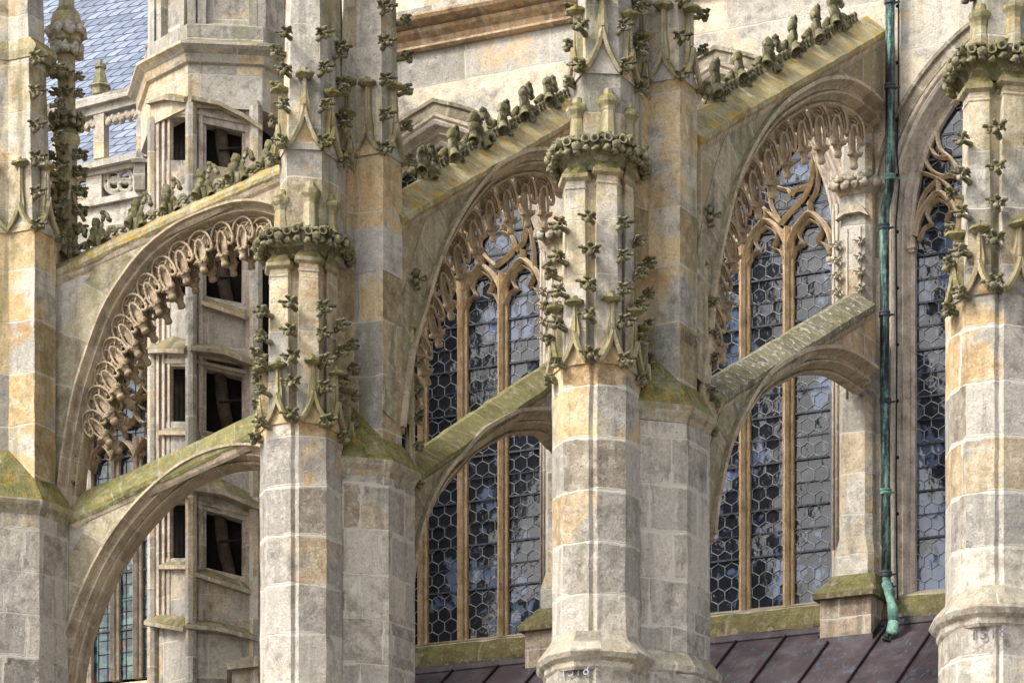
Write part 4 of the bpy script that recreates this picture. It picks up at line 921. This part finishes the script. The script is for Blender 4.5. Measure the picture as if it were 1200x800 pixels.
    mb = MB(); mb.loft([ring3(hull, z, o, B) for z, o in ((Zb - .24, .10), (Zb - .20, .13), (Zb - .12, .135), (Zb - .07, .20), (Zb, .235), (Zb + .03, .23), (Zb + .22, .06), (Zb + .34, .0))]); mb.rough(0.02, 3).build('base_moulding', M['base'], t)
    Fp = PL_FRONT
    zt = zat(394, 0) + dz_gab; zk = zat(354, 0) + dz_gab
    gable(Fp[0], Fp[1], Zv, zt, zk); gable(Fp[1], Fp[2], Zv, zt, zk - .02); gable(Fp[4], Fp[5], Zv, zt + .03, zk + .03); gable(Fp[5], Fp[6], Zv - .05, zt - .05, zk - 0.07)
    gable(Fp[6], L2(757, .9), Zv - .16, zt - .25, zk - .2)
    # core and three slim pinnacles
    zr = zat(190, 0) + dz_ring; zbnd = zat(222, 0) + dz_ring; zg = zat(88, 0.1) + dz_top
    mb = MB(); mb.loft([ring3(PL_CORE, z, 0, B) for z in (Zv - .02, zr)]); mb.build('core', M['pinnacle'], t)
    PP = {'a': [L2(657, .42), L2(661, .02), L2(687, -.04), L2(693, .16), L2(685, .5)], 'b': [L2(695, .14), L2(698, -.12), L2(725, -.04), L2(731, .18), L2(715, .5)], 'c': [L2(728, .25), L2(733, .07), L2(743, .34), L2(744, .75), L2(730, .7)]}
    for key, P_ in PP.items():
        c_ = (sum(p[0] for p in P_) / 5, sum(p[1] for p in P_) / 5); mb = MB()
        z1 = zbnd + (0.06 if key == 'b' else 0)
        mb.loft([ring3(P_, Zv - .02, 0, B), ring3(taper(P_, c_, .84), z1, 0, B), ring3(taper(P_, c_, .90), z1 + .02, 0, B), ring3(taper(P_, c_, .90), z1 + .05, 0, B), ring3(taper(P_, c_, .84), z1 + .07, 0, B), ring3(taper(P_, c_, .84), z1 + .13, 0, B)])
        pn = sub(mb.build('pinnacle', M['pinnacle'], t), t)
        mb = MB(); mb.loft([ring3(taper(P_, c_, k), z1 + h, 0, B) for k, h in ((.84, .13), (1.12, .17), (1.16, .22), (.72, .36), (.64, .40), (.62, .62), (.75, .78))]); mb.build('necking', M['gable'], pn)
        mb = MB(); zz = zr + .35 + (0.10 if key == 'b' else 0); c3 = Vector((c_[0] + Xp, c_[1] + Yp - .1, 0))
        mb.loft([[c3 + Vector((r_ * math.cos(q), r_ * math.sin(q), z_)) for q in [2 * math.pi * (j + .5) / 8 + .3 for j in range(8)]] for z_, r_ in ((zr + .1, .14), (zz + .30, .10), (zz + .36, .12), (zz + .42, .165), (zz + .46, .175), (zz + .50, .15), (zz + .54, .08), (zz + .62, .07))])
        mb.build('finial', M['gable'], pn)
    # crockets on the pinnacle edges
    for j in range(5):
        z = zat(263 + 38.5 * j, 0) + dz_gab * j / 4 + dz_ring * (1 - j / 4); k = 1 - 0.02 * (4 - j)
        if j == 4: z = Zv + .05
        w = (4 - j) * 0.6
        crock(660 + w, -.0, z - .03, -150); crock(694, -.14, z + .04, -115); crock(728 - w, -.04, z - .01, -50); crock(744 - w, .34, z - .16, -25)
        if j >= 1: crock(653 + w, .3, z - .16, 175)
        crock(752, .8, z - .3, -10)
    # ring of leaves
    PC = [L2(655, .45), L2(664, -.05), L2(694, -.10), L2(706, -.16), L2(728, -.05), L2(746, .35), L2(746, 1.1), L2(662, 1.1)]
    mb = MB(); mb.loft([ring3(PC, zr + h, o, B) for h, o in ((-.10, -.14), (.06, -.05), (.16, .04), (.26, .07), (.32, -.02), (.34, -.10))])
    q = offset_poly(PC, 0.07)
    for a, b in ((0, 1), (1, 2), (2, 3), (3, 4), (4, 5), (5, 6), (7, 0)):
        A_, B_ = Vector(q[a]), Vector(q[b]); n_ = max(1, round((B_ - A_).length / 0.125)); e = (B_ - A_).normalized(); nn = Vector((e.y, -e.x))
        for i in range(n_):
            p = A_.lerp(B_, (i + .5) / n_); p3 = Vector((p.x + Xp, p.y + Yp, zr + 0.23 + rnd.uniform(-.03, .03)))
            o3 = Vector((nn.x, nn.y, 0))
            if i % 2 == 0: cup(mb, p3 + o3 * 0.02, o3 + Vector((0, 0, .15)), 0.068, 0.08)
            else: mb.blob(p3 + o3 * 0.09 + Vector((0, 0, -.05)), 0.068, i, 0.15)
            mb.blob(p3 + Vector((rnd.uniform(-.04, .04), 0, .07)), (0.08, 0.07, 0.04), i + 5, 0.4)
            mb.blob(p3 + o3 * 0.03 + Vector((0, 0, -.12)), (0.06, 0.06, 0.05), i + 9, 0.4)
    mb.build('leaf_ring', M['foliage'], t)
    # upper stage
    mb = MB(); mb.loft([ring3(PL_UP, zr, 0, B), ring3(PL_UP, zg, 0, B)], dense=0.3); mb.rough(0.010).build('upper_prow', M['pinnacle'], t)
    U = PL_UP; zv2 = zg + .1
    gable(U[0], U[1], zg, zg + .42, zg + 1.0); gable(U[1], U[2], zg, zg + .62, zg + 1.15); gable(U[2], U[3], zg - .02, zg + .4, zg + .95); gable(U[3], U[4], zg - .02, zg + .4, zg + .85)
    cU = (sum(p[0] for p in U) / 6, sum(p[1] for p in U) / 6)
    mb = MB(); mb.loft([ring3(taper(U, cU, .93), zg - .01, 0, B), ring3(taper(U, cU, .55), zg + 7, 0, B)]); mb.build('upper_pinnacle', M['pinnacle'], t)
    for j in range(4):
        z = zg + .08 + j * .56; w = j * 1.0
        crock(684 + w, .02, z, -125); crock(727 - w, .08, z + .03, -50); crock(744 - w, .5, z - .12, -15); crock(675 + w, .4, z - .1, 180)
        crock(741 + w, .75, z + .05, -60)
    if numeral:
        for txt, px_, py_, a_, sz, mat in numeral:
            cu = bpy.data.curves.new('numeral', 'FONT'); cu.body = txt; cu.size = sz; cu.extrude = 0.003; cu.align_x = 'CENTER'; cu.space_character = 1.15
            ob = bpy.data.objects.new('numeral', cu); COL.objects.link(ob); dg = bpy.context.evaluated_depsgraph_get(); me = bpy.data.meshes.new_from_object(ob.evaluated_get(dg))
            bpy.data.objects.remove(ob); me.materials.clear(); me.materials.append(mat)
            o = bpy.data.objects.new('numeral', me); COL.objects.link(o); o.parent = t
            o.location = Vector((px_[0], px_[1], py_)); o.rotation_euler = (R(90), 0, R(a_))
    return t
# plan helper for numerals on the front face : E-F face offset by the base swelling
def on_face(P0, P1, f, out):
    P0, P1 = Vector(P0), Vector(P1); e = (P1 - P0).normalized(); p = P0.lerp(P1, f) + Vector((e.y, -e.x)) * out; return (p.x, p.y), math.degrees(math.atan2(e.y, e.x))
(fp, fa) = on_face(PL_FRONT[1], PL_FRONT[2], 0.60, 0.135)
(gp, ga) = on_face(PL_SHAFT[2], PL_SHAFT[3], 0.5, 0.016)
pier(1.75, 0.0, 'central buttress pier between the two hexagon-glazed windows, numeral on its foot', seed=1,
     numeral=[('1518', fp, zat(794, 0) , fa, 0.21, M['paint']), ('1685', gp, zat(402, 1.1), ga, 0.25, M['carve'])])
pier(-2.78, 2.7, 'second buttress pier from the left, green-stained shaft with one pale new block', dz_ring=-0.42, dz_gab=-0.12, dz_cap=-0.10, dz_top=-0.15, seed=2, zbase=11.62)
pier(-8.64, 5.5, 'leftmost buttress pier, cut by the frame, with a square shaft and a flat grey cap', dz_cap=-0.0, dz_top=-0.42, front=False, seed=3)
(fp2, fa2) = on_face(PL_FRONT[1], PL_FRONT[2], 0.90, 0.140)
pier(7.27, -2.9, 'rightmost buttress pier, right of the copper downpipe and cut by the frame', dz_ring=0.22, dz_gab=0.12, dz_top=0.15, seed=4,
     numeral=[('1518', fp2, zat(752, -2.9) , fa2, 0.24, M['black_line'])])
# the new pale block in the second pier's shaft
def repl_block():
    P_ = [tuple(p) for p in PL_SHAFT]; mb = MB(); za, zb_ = zat(352, 4) , zat(275, 4)
    q = offset_poly(P_, 0.006)
    pier2 = [o for o in bpy.data.objects if o.name.startswith('buttress_pier')][1]
    mb.loft([[Vector((q[i][0] - 2.78, q[i][1] + 2.7, z)) for i in (1, 2, 3)] + [Vector((q[1][0] - 2.6, q[1][1] + 3.2, z))] for z in (za + .35, zb_)])
    mb.build('replacement_block', stone('new_block', ['b3b0a8', 'c0bdb5', 'cac7c0', 'bab6ad', 'b0aca3'], bw=9, rh=9, joints=0, green=0.3, dirt=0.15, pits=0.2), pier2)
repl_block()

def side_spire():
    Y0 = 7.6; X0 = xat(78, Y0); Zy = lambda py: zat(py, Y0)
    t = thing('slender_pinnacle', (X0, Y0, Zy(300)), 'slender crocketed pinnacle with a leafy ring, close against the right side of the leftmost pier', 'pinnacle')
    c = Vector((X0, Y0, 0))
    def oct_(r_, z_, n_=8, k=.5): return [c + Vector((r_ * math.cos(q), r_ * math.sin(q), z_)) for q in [2 * math.pi * (j + k) / n_ for j in range(n_)]]
    mb = MB(); mb.loft([oct_(.20, Zy(330)), oct_(.18, Zy(175)), oct_(.23, Zy(166)), oct_(.24, Zy(161)), oct_(.16, Zy(150)), oct_(.15, Zy(60)), oct_(.26, Zy(50)), oct_(.28, Zy(30)), oct_(.24, Zy(18)), oct_(.14, Zy(10)), oct_(.12, Zy(-60))]); mb.build('shaft', M['gable'], t)
    mb = MB()
    for j in range(12):
        q = 2 * math.pi * j / 12; d = Vector((math.cos(q), math.sin(q), 0)); p = c + d * .24 + Vector((0, 0, Zy(139)))
        (cup(mb, p, d + Vector((0, 0, .2)), .07, .07) if j % 2 else mb.blob(p, .075, j, .3)); mb.blob(p + Vector((0, 0, -.13)), .06, j, .4)
    mb.build('leaf_ring', M['foliage'], t)
    mb = MB()   # bunched leaves under the tabernacle head
    for j in range(16):
        q = 2 * math.pi * j / 8 + .3 * (j // 8); d = Vector((math.cos(q), math.sin(q), 0)); mb.blob(c + d * (.22 + .05 * (j // 8)) + Vector((0, 0, Zy(60 - 22 * (j // 8)))), (.09, .08, .11), j, .4)
    mb.build('leaf_capital', M['pilaster'], t)
    for py in (185, 205, 228, 250, 272):
        for k, q in enumerate((200, 260, 320, 20)): inst(CROCK[k], 'crocket', t, c + Vector((.17 * math.cos(R(q)), .17 * math.sin(R(q)), Zy(py) + (.07 if k % 2 else 0))), (0, 0, R(q)), 1.15)
    for py in (92, 112):
        for k, q in enumerate((220, 280, 340)): inst(CROCK[k], 'crocket', t, c + Vector((.14 * math.cos(R(q)), .14 * math.sin(R(q)), Zy(py))), (0, 0, R(q)), 1.0)
    for q in (215, 300):
        d = Vector((math.cos(R(q)), math.sin(R(q)), 0)); e = Vector((-d.y, d.x, 0)); mb = MB()
        for sx in (-1, 1): mb.tube(smooth_path([c + d * .22 + e * sx * .02 + Vector((0, 0, Zy(215))), c + d * .23 + e * sx * .06 + Vector((0, 0, Zy(240))), c + d * .26 + e * sx * .22 + Vector((0, 0, Zy(262)))], 4), .035, 6)
        mb.build('hood_mould', M['gable'], t)
side_spire()

# ------------------------------------------------------------------ stair turret
def turret():
    C0 = Vector((xat(221, 9.6), 9.6)); AR, AL = R(7), R(-50)
    FRt = Plane(C0.x, C0.y, AR); FLt = Plane(C0.x, C0.y, AL)
    t = thing('stair_turret', (C0.x, C0.y + 1.2, 0), 'polygonal stair turret with slanting dark openings behind the left flying buttresses', 'stair turret')
    sR = FRt.px(300, 400).x; sL = FLt.px(177, 400).x
    def Z_(py): return zat(py, 9.6)
    cR, cL = FRt.w((sR, 0)), FLt.w((sL, 0))
    plan = [(cL.x, cL.y), (C0.x, C0.y), (cR.x, cR.y), (cR.x + .55, cR.y + 1.3), (cR.x + .2, cR.y + 2.6), (cL.x + .4, cL.y + 2.6), (cL.x - .3, cL.y + 1.3)]
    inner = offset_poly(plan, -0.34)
    mb = MB(); mb.loft([[Vector((p[0], p[1], z)) for p in inner] for z in (0, Z_(118))]); mb.build('interior_shade', M['interior_shade'], t)  # solid core, the stair's darkness is put into its colour
    ins = [0.0]
    def panel(pl, pxs, name, mat, b0=0.0, th=0.30):
        mb = MB(); mb.slab([pl.w(pl.px(*p), b0) for p in pxs], pl.N() * th); return mb.build(name, mat, t)
    # right face : solid panels between the slanting openings
    def rface(x0, x1, ya0, ya1, yb0, yb1, name='panel', mat=M['turret'], b=0.06): panel(FRt, [(x0, ya0), (x0, yb0), (x1, yb1), (x1, ya1)], name, mat, b)
    rface(226, 300, 343, 357, 416, 430); rface(226, 300, 112, 124, 140, 156, 'lintel')
    rface(226, 300, 189, 200, 285, 297); rface(226, 300, 500, 516, 592, 612, 'panel'); rface(226, 300, 660, 678, 860, 878)
    rface(226, 242, 100, 100, 800, 800, 'frame', M['jamb'], 0.10); rface(284, 300, 100, 100, 800, 800, 'frame', M['jamb'], 0.10)
    rface(233, 238, 100, 100, 735, 735, 'frame', M['jamb'], 0.03); rface(288, 293, 100, 100, 740, 740, 'frame', M['jamb'], 0.03)
    # left face
    def lface(x0, x1, a, b, name='panel', mat=M['turret'], bb=0.06): panel(FLt, [(x0, a), (x0, b), (x1, b), (x1, a)], name, mat, bb)
    lface(178, 221, 187, 310); lface(178, 221, 345, 428); lface(178, 221, 493, 588); lface(178, 221, 653, 860); lface(178, 221, 100, 136, 'lintel')
    for xa, xb, dd in ((178, 186, 0.0), (188.5, 191.5, 0.02), (194, 196.5, 0.04)): panel(FLt, [(xa, 100), (xa, 735), (xb, 735), (xb, 100)], 'frame', M['jamb'], dd, 0.08)
    # corner shafts
    for pl, px_, r_, nm in ((FRt, 224, 0.105, 'corner_shaft'), (FRt, 300, 0.12, 'corner_shaft'), (FLt, 179, 0.10, 'corner_shaft')):
        b_ = pl.w(pl.px(px_, 400)); mb = MB()
        mb.loft([[Vector((b_.x + r_ * k * math.cos(q), b_.y + r_ * k * math.sin(q), z)) for q in [2 * math.pi * (j + .5) / 8 for j in range(8)]] for z, k in ((Z_(800), 1), (Z_(735), 1), (Z_(122), 1), (Z_(116), .6))]); mb.build(nm, M['pilaster'], t)
    # sloping canopies and sills on both faces
    def band(pts_top, pts_low, pl, b_top, b_low, name, mat, drop=0.07):
        n_ = len(pts_top); tp = [pl.w(pl.px(*p), b_top) for p in pts_top]; lw_ = [pl.w(pl.px(*p), b_low) for p in pts_low]; lw2 = [p - Vector((0, 0, drop)) for p in lw_]; bk = [p + pl.N() * (-b_low + 0.05) for p in lw2]
        mb = MB(); vs_ = tp + lw_ + lw2 + bk; fs = []
        for i in range(n_ - 1):
            for r_ in range(3): fs.append((r_ * n_ + i, (r_ + 1) * n_ + i, (r_ + 1) * n_ + i + 1, r_ * n_ + i + 1))
        fs.append((0, n_, 2 * n_, 3 * n_)); fs.append((n_ - 1, 4 * n_ - 1, 3 * n_ - 1, 2 * n_ - 1)); mb.add(vs_, fs); mb.build(name, mat, t)
    for dy, sl in ((0, 0),):
        band([(226, 111), (255, 118), (285, 130), (304, 142)], [(224, 116), (255, 122), (285, 137), (307, 152)], FRt, 0.05, -0.16, 'canopy', M['cap'])
        band([(180, 113), (200, 107), (221, 111)], [(177, 119), (199, 114), (222, 117)], FLt, 0.05, -0.12, 'canopy', M['cap'])
        band([(226, 400), (260, 404), (297, 419)], [(223, 409), (260, 413), (302, 429)], FRt, 0.05, -0.18, 'canopy', M['cap'])
        band([(180, 399), (200, 393), (221, 398)], [(176, 411), (199, 410), (223, 411)], FLt, 0.05, -0.14, 'canopy', M['cap'])
        band([(226, 556), (260, 560), (300, 580)], [(220, 572), (260, 578), (304, 596)], FRt, 0.05, -0.22, 'canopy', M['cap'])
        band([(180, 575), (200, 568), (221, 570)], [(176, 583), (199, 581), (223, 580)], FLt, 0.05, -0.12, 'canopy', M['cap'])
        band([(240, 344), (286, 358)], [(236, 353), (288, 370)], FRt, 0.1, -0.05, 'sill', M['arch'])
        band([(240, 662), (286, 679)], [(228, 671), (294, 692)], FRt, 0.1, -0.08, 'sill', M['cap'])
        band([(240, 502), (286, 518)], [(236, 511), (288, 528)], FRt, 0.1, -0.05, 'sill', M['arch'])
        for y in (312, 495, 652): band([(200, y), (220, y)], [(188, y + 10), (220, y + 10)], FLt, 0.16, -0.04, 'sill', M['arch'])
        band([(226, 724), (260, 728), (300, 738)], [(218, 733), (260, 737), (304, 749)], FRt, 0.05, -0.16, 'string_moulding', M['cap'])
        band([(180, 716), (221, 724)], [(175, 728), (221, 736)], FLt, 0.05, -0.12, 'string_moulding', M['cap'])
    # heads of the openings
    for y0, y1 in ((138, 152), (283, 298), (430, 444), (594, 610)):
        for k, off in ((0, 0.02), (1, 0.09)):
            rface(230 + 4 * k, 296 - 4 * k, y0 - 9 + 3 * k, y1 - 9 + 3 * k, y0 - 5 + 3 * k, y1 - 5 + 3 * k, 'head_moulding', M['jamb'], off)
    for y0 in (136, 428, 586): lface(190, 221, y0 - 8, y0 - 3, 'head_moulding', M['jamb'], 0.02)
    # newel and handrail inside, seen through the openings
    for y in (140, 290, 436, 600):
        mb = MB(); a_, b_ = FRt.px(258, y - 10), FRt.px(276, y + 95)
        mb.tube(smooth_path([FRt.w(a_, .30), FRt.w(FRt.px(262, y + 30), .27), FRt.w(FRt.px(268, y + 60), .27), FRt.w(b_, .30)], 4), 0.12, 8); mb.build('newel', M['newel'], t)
        mb = MB(); mb.tube([FRt.w(FRt.px(257, y + 32), .14), FRt.w(FRt.px(283, y + 30), .14)], 0.022, 6); mb.build('handrail', M['cable'], t)
    # plain upper drum, cornice and gallery stage
    top = M['turret_top']
    tp = [(plan[0][0], plan[0][1]), (C0.x, C0.y), (cR.x + .1, cR.y), (cR.x + .75, cR.y + 1.0)] + plan[4:]
    mb = MB(); mb.loft([[Vector((p[0], p[1], z)) for p in offset_poly(tp, .02)] for z in (Z_(126), Z_(62))]); mb.build('drum', top, t)
    mb = MB(); mb.loft([[Vector((p[0], p[1], z)) for p in offset_poly(tp, o)] for z, o in ((Z_(76), .02), (Z_(74), .08), (Z_(70), .10), (Z_(65), .12), (Z_(60), .20), (Z_(57), .26), (Z_(54), .26), (Z_(47), .04))]); mb.build('cornice', M['turret_top'], t)
    mb = MB(); mb.loft([[Vector((p[0], p[1], z)) for p in offset_poly(tp, o)] for z, o in ((Z_(50), -.10), (Z_(-90), -.10))]); mb.build('gallery', M['turret'], t)
    mb = MB(); mb.loft([[Vector((p[0], p[1], z)) for p in offset_poly(tp, o)] for z, o in ((Z_(49), .05), (Z_(30), .05), (Z_(24), -.06))]); mb.build('gallery_plinth', M['pinnacle'], t)
    for pl, xs in ((FRt, (224, 236, 296, 306)), (FLt, (182, 190, 217))):
        for x in xs:
            b_ = pl.w(pl.px(x, 20)); mb = MB(); mb.box((b_.x, b_.y + .06, (Z_(49) + Z_(-90)) / 2), (0.14, 0.16, Z_(-90) - Z_(49)), AR if pl is FRt else AL); mb.build('gallery_post', M['pinnacle'], t)
    return t
turret()

# ------------------------------------------------------------------ balustrade and slate roof, upper left
BP = Plane(*(WALL.o + WALL.n * 1.2), A0 + R(6))
bal = thing('balustrade', BP.w((BP.px(130, 200).x, BP.px(130, 250)[1])), 'two-tier stone gallery rail with a cusped opening row over pierced panels, below the slate roof', 'balustrade')
def bslab(pts, nm, th=0.25, b=0.0, mat=None):
    mb = MB(); mb.slab([BP.w(BP.px(*p), b) for p in pts], BP.N() * th); return mb.build(nm, mat or M['balustrade'], bal)
bslab([(40,132),(195,94),(195,103),(40,143)], 'coping', 0.4, -0.1); bslab([(40,143),(195,103),(195,112),(40,152)], 'top_rail', 0.25)
bslab([(40,206),(195,174),(195,181),(40,214)], 'middle_rail', 0.45, -0.12); bslab([(40,214),(195,181),(195,187),(40,220)], 'middle_rail', 0.25)
bslab([(40,249),(195,219),(195,226),(40,257)], 'lower_rail', 0.4, -0.1); bslab([(40,257),(195,226),(195,330),(40,330)], 'plinth', 0.3)
for x0, x1, y0, y1 in ((109, 121, 122, 184), (159, 182, 110, 176), (60, 72, 134, 196)): bslab([(x0, y0), (x1, y0 - 2), (x1, y1), (x0, y1 + 2)], 'post', 0.22, 0.02, M['turret_top'])
for x0, x1 in ((100, 118), (155, 168), (60, 74)): bslab([(x0, 196), (x1, 192), (x1, 233), (x0, 236)], 'panel', 0.2, 0.03)
def bal_tube(pts, r_=0.05, nm='tracery', b=0.12): mb = MB(); mb.tube([BP.w(BP.px(*p), b) for p in smooth_path(pts, 3)], r_, 6, flat=BP.N()); return mb
for cx, cy in ((137, 210), (88, 219)):
    mb = MB()
    for q0 in range(4):
        a = q0 * math.pi / 2 + math.pi / 4; pts = [BP.px(cx + 9 * math.cos(a) + 7 * math.cos(2 * math.pi * j / 12), cy + 7 * math.sin(a) + 7 * math.sin(2 * math.pi * j / 12)) for j in range(13)]
        mb.tube([BP.w(p, .12) for p in pts], 0.045, 6, flat=BP.N())
    mb.tube([BP.w(BP.px(cx + 18 * math.cos(2 * math.pi * j / 20), cy + 16 * math.sin(2 * math.pi * j / 20)), .12) for j in range(21)], 0.05, 6, flat=BP.N())
    mb.build('quatrefoil', M['balustrade'], bal)
for i in range(10):
    x = 84 + i * 8.2; y = 150 - (x - 84) * 0.235
    if 109 < x < 121: continue
    mb = MB(); mb.tube([BP.w(BP.px(*p), .1) for p in smooth_path([(x - 4, y - 6), (x - 3, y + 1), (x, y - 4), (x + 3, y + 0), (x + 4, y - 7)], 3)], 0.045, 6, flat=BP.N())
    mb.blob(BP.w(BP.px(x, y + 2), .08), (0.06, 0.08, 0.07), i, 0.3); mb.build('cusp', M['jamb'], bal)
for x, y in ((115, 110), (174, 88)):
    b_ = BP.w(BP.px(x, y), .1); mb = MB()
    mb.loft([[b_ + Vector((r_ * math.cos(q), r_ * math.sin(q), z_)) for q in [2 * math.pi * (j + .5) / 6 for j in range(6)]] for z_, r_ in ((0, .17), (.12, .17), (.16, .22), (.20, .17), (.50, .08), (.52, .12), (.58, .12), (.62, .05), (.68, .04))]); mb.build('finial', M['foliage'], bal)
b_ = BP.w(BP.px(167, 195), -.1); mb = MB(); mb.box(b_ + Vector((0, 0, -.25)), (.2, .2, .5)); mb.loft([[b_ + Vector((r_ * math.cos(q), r_ * math.sin(q), z_)) for q in [2 * math.pi * (j + .5) / 4 for j in range(4)]] for z_, r_ in ((0, .2), (.06, .22), (.10, .1), (.22, .09), (.3, .04))]); mb.build('finial', M['balustrade'], bal)
# roof plane : eaves behind the balustrade, ridge far above
RP = Plane(*(WALL.o + WALL.n * 2.2), A0 + R(6))
e0, e1 = RP.px(-140, 260), RP.px(330, 180); mb = MB()
up = Vector((RP.n.x * 0.62, RP.n.y * 0.62, 1.0)).normalized() * 16
a_, b_ = RP.w(e0), RP.w(Vector((e1.x, e0.y)))
mb.add([a_, b_, b_ + up, a_ + up, a_ + RP.N() * 20, b_ + RP.N() * 20], [(0, 1, 2, 3), (0, 3, 4), (1, 5, 2)])
o = mb.build('slate_roof', M['slate'], None, a_); tag(o, 'steep blue grey roof of scale-shaped slates behind the gallery rail, upper left', 'roof')

# ------------------------------------------------------------------ lean-to roof of brown sheet copper
lt = thing('lean_to_roof', WALL.w((-2, 10), -2), 'dark purple brown sheet metal lean-to roof with blue streaks and standing seams under the windows', 'roof')
zr0 = WALL.px(900, 742)[1]; OUT = -4.2; DROP = 2.9
def rp(s_, f): return WALL.w((s_, zr0 - DROP * f), 0.0) + N * (-0.06 + OUT * f)
mb = MB(); sA, sB = -12.0, 6.5
mb.add([rp(sA, 0), rp(sA, 1), rp(sB, 1), rp(sB, 0), rp(sA, 0) - Vector((0, 0, .1)), rp(sA, 1) - Vector((0, 0, 12)), rp(sB, 1) - Vector((0, 0, 12)), rp(sB, 0) - Vector((0, 0, .1))], [(0, 1, 2, 3), (1, 5, 6, 2)])
mb.build('sheet', M['roof'], lt)
mb = MB(); dn = (rp(0, 1) - rp(0, 0)).normalized(); nrm = WALL.D3().cross(dn) * -1
if nrm.z < 0: nrm = -nrm
s_ = sA + 0.3
while s_ < sB:
    lean = 0.25 
    for i in range(1): mb.sweep([rp(s_, 0.055) , rp(s_ , 0.12), rp(s_, 1)], [(WALL.D3(), nrm)] * 3, [(-0.014, 0.0), (-0.012, 0.05), (0.012, 0.05), (0.014, 0.0)])
    s_ += 0.92
mb.build('standing_seam', M['seam'], lt)
mb = MB(); mb.add([rp(sA, 0) + nrm * .03 + Vector((0, 0, .14)), rp(sB, 0) + nrm * .03 + Vector((0, 0, .14)), rp(sB, .055) + nrm * .03, rp(sA, .055) + nrm * .03, rp(sB, .055), rp(sA, .055)], [(0, 3, 2, 1), (3, 5, 4, 2)]); mb.build('flashing', M['roof'], lt)
for k in (1.5, 2.5):
    s0 = PIL[k]; mb = MB()
    for (xa, ya), (xb, yb) in (((-.50, -.69), (.50, -.69)), ((.50, -.69), (.50, .0)), ((-.50, 0), (-.50, -.69))):
        za = zr0 + DROP * (ya / -OUT) * 1.0 - 0.02; zb2 = zr0 + DROP * (yb / -OUT) - 0.02
        mb.add([WALL.w((s0 + xa, za - .03), ya), WALL.w((s0 + xb, zb2 - .03), yb), WALL.w((s0 + xb, zb2 + .17), yb), WALL.w((s0 + xa, za + .17), ya)], [(0, 1, 2, 3)])
    mb.build('pedestal_flashing', M['roof'], lt)

# ------------------------------------------------------------------ downpipe and cable
PP_ = Plane(*(WALL.o + WALL.n * -0.30), A0)
def pw(px_, py_): return PP_.w(PP_.px(px_, py_))
dp = thing('downpipe', pw(1046, 750), 'round copper downpipe with green and blue black patina and a bent foot', 'downpipe')
PPATH = [(1043,-30),(1043,100),(1043,205),(1042,222),(1037,245),(1036,262),(1036.5,370),(1037,470),(1038,575),(1038.5,676)]
mb = MB(); mb.tube([pw(*p) for p in PPATH], 0.080, 14); mb.build('pipe', M['copper'], dp)
PQ_ = Plane(*(WALL.o + WALL.n * -0.75), A0)
def qw(px_, py_): return PQ_.w(PQ_.px(px_, py_))
mid_ = lambda a, b: (a + b) / 2
mb = MB(); mb.tube([pw(1038.5, 674), pw(1039, 684), mid_(pw(1043, 695), qw(1043, 695))], 0.088, 14)
mb.tube([mid_(pw(1042.5, 694), qw(1042.5, 694)), qw(1046, 712), qw(1047, 731)], 0.090, 14)
fb = qw(1041, 751) + N * -0.10
mb.tube([qw(1047.5, 728), qw(1045.5, 741) + N * -.04, fb], [0.095, 0.098, 0.10], 14); mb.build('shoe', M['copper_green'], dp)
ax_ = (fb - qw(1045.5, 741)).normalized(); mb = MB(); mb.tube([fb + ax_ * 0.004, fb + ax_ * 0.006], 0.085, 14); mb.build('mouth_shade', M['cable'], dp)  # black disc painted as the shade inside the pipe end
for x, y in ((1043,2),(1043,102),(1043,208),(1036,266),(1036.5,368),(1037.5,470),(1038,576),(1038.5,672),(1040,686)):
    c_ = pw(x, y); mb = MB(); mb.loft([[c_ + Vector((r_ * math.cos(q), r_ * math.sin(q), z_)) for q in [2 * math.pi * j / 14 for j in range(14)]] for z_, r_ in ((-.05, .083), (-.045, .098), (-.02, .10), (0, .09), (.02, .10), (.045, .098), (.05, .083))])
    mb.box(c_ + Vector((.13, .03, 0)), (.08, .03, .03), A0); mb.build('collar', M['bar'] if y not in (208, 576) else M['copper_green'], dp)
PC_ = Plane(*(WALL.o + WALL.n * -0.05), A0)
mb = MB(); cp = [(1053,-20),(1053,120),(1051,180),(1054,215),(1050,260),(1051,400),(1050,560),(1051,660),(1052,700),(1053,716)]
mb.tube([PC_.w(PC_.px(*p)) for p in cp], 0.014, 6)
for i in range(10): mb.blob(PC_.w(PC_.px(1051.5, 8 + i * 66)) + Vector((0, -.02, 0)), 0.032, i, 0.1)
o = mb.build('lightning_cable', M['cable'], None, PC_.w(PC_.px(1053, 716))); tag(o, 'thin dark lightning cable clipped to the wall just right of the copper pipe', 'cable')
# low ledge on the turret foot
mb = MB(); lp = Plane(xat(285, 8.6), 8.6, R(5)); mb.slab([lp.w(lp.px(*p)) for p in ((266, 772), (303, 768), (303, 780), (266, 784))], lp.N() * 1.2); mb.slab([lp.w(lp.px(*p), .12) for p in ((272, 783), (303, 780), (303, 1500), (272, 1500))], lp.N() * 1.0)
o = mb.build('low_buttress', M['cap'], None, lp.w((lp.px(285, 784).x, 0))); tag(o, 'low weathered stone ledge at the foot of the stair turret, left of the second pier', 'ledge')

# ------------------------------------------------------------------ ground
mb = MB(); mb.add([(-600, -600, 0), (600, -600, 0), (600, 600, 0), (-600, 600, 0)], [(0, 1, 2, 3)])
tag(mb.build('ground', M['ground']), kind='structure')
for o in list(bpy.data.objects):
    if '_o' in o: del o['_o']
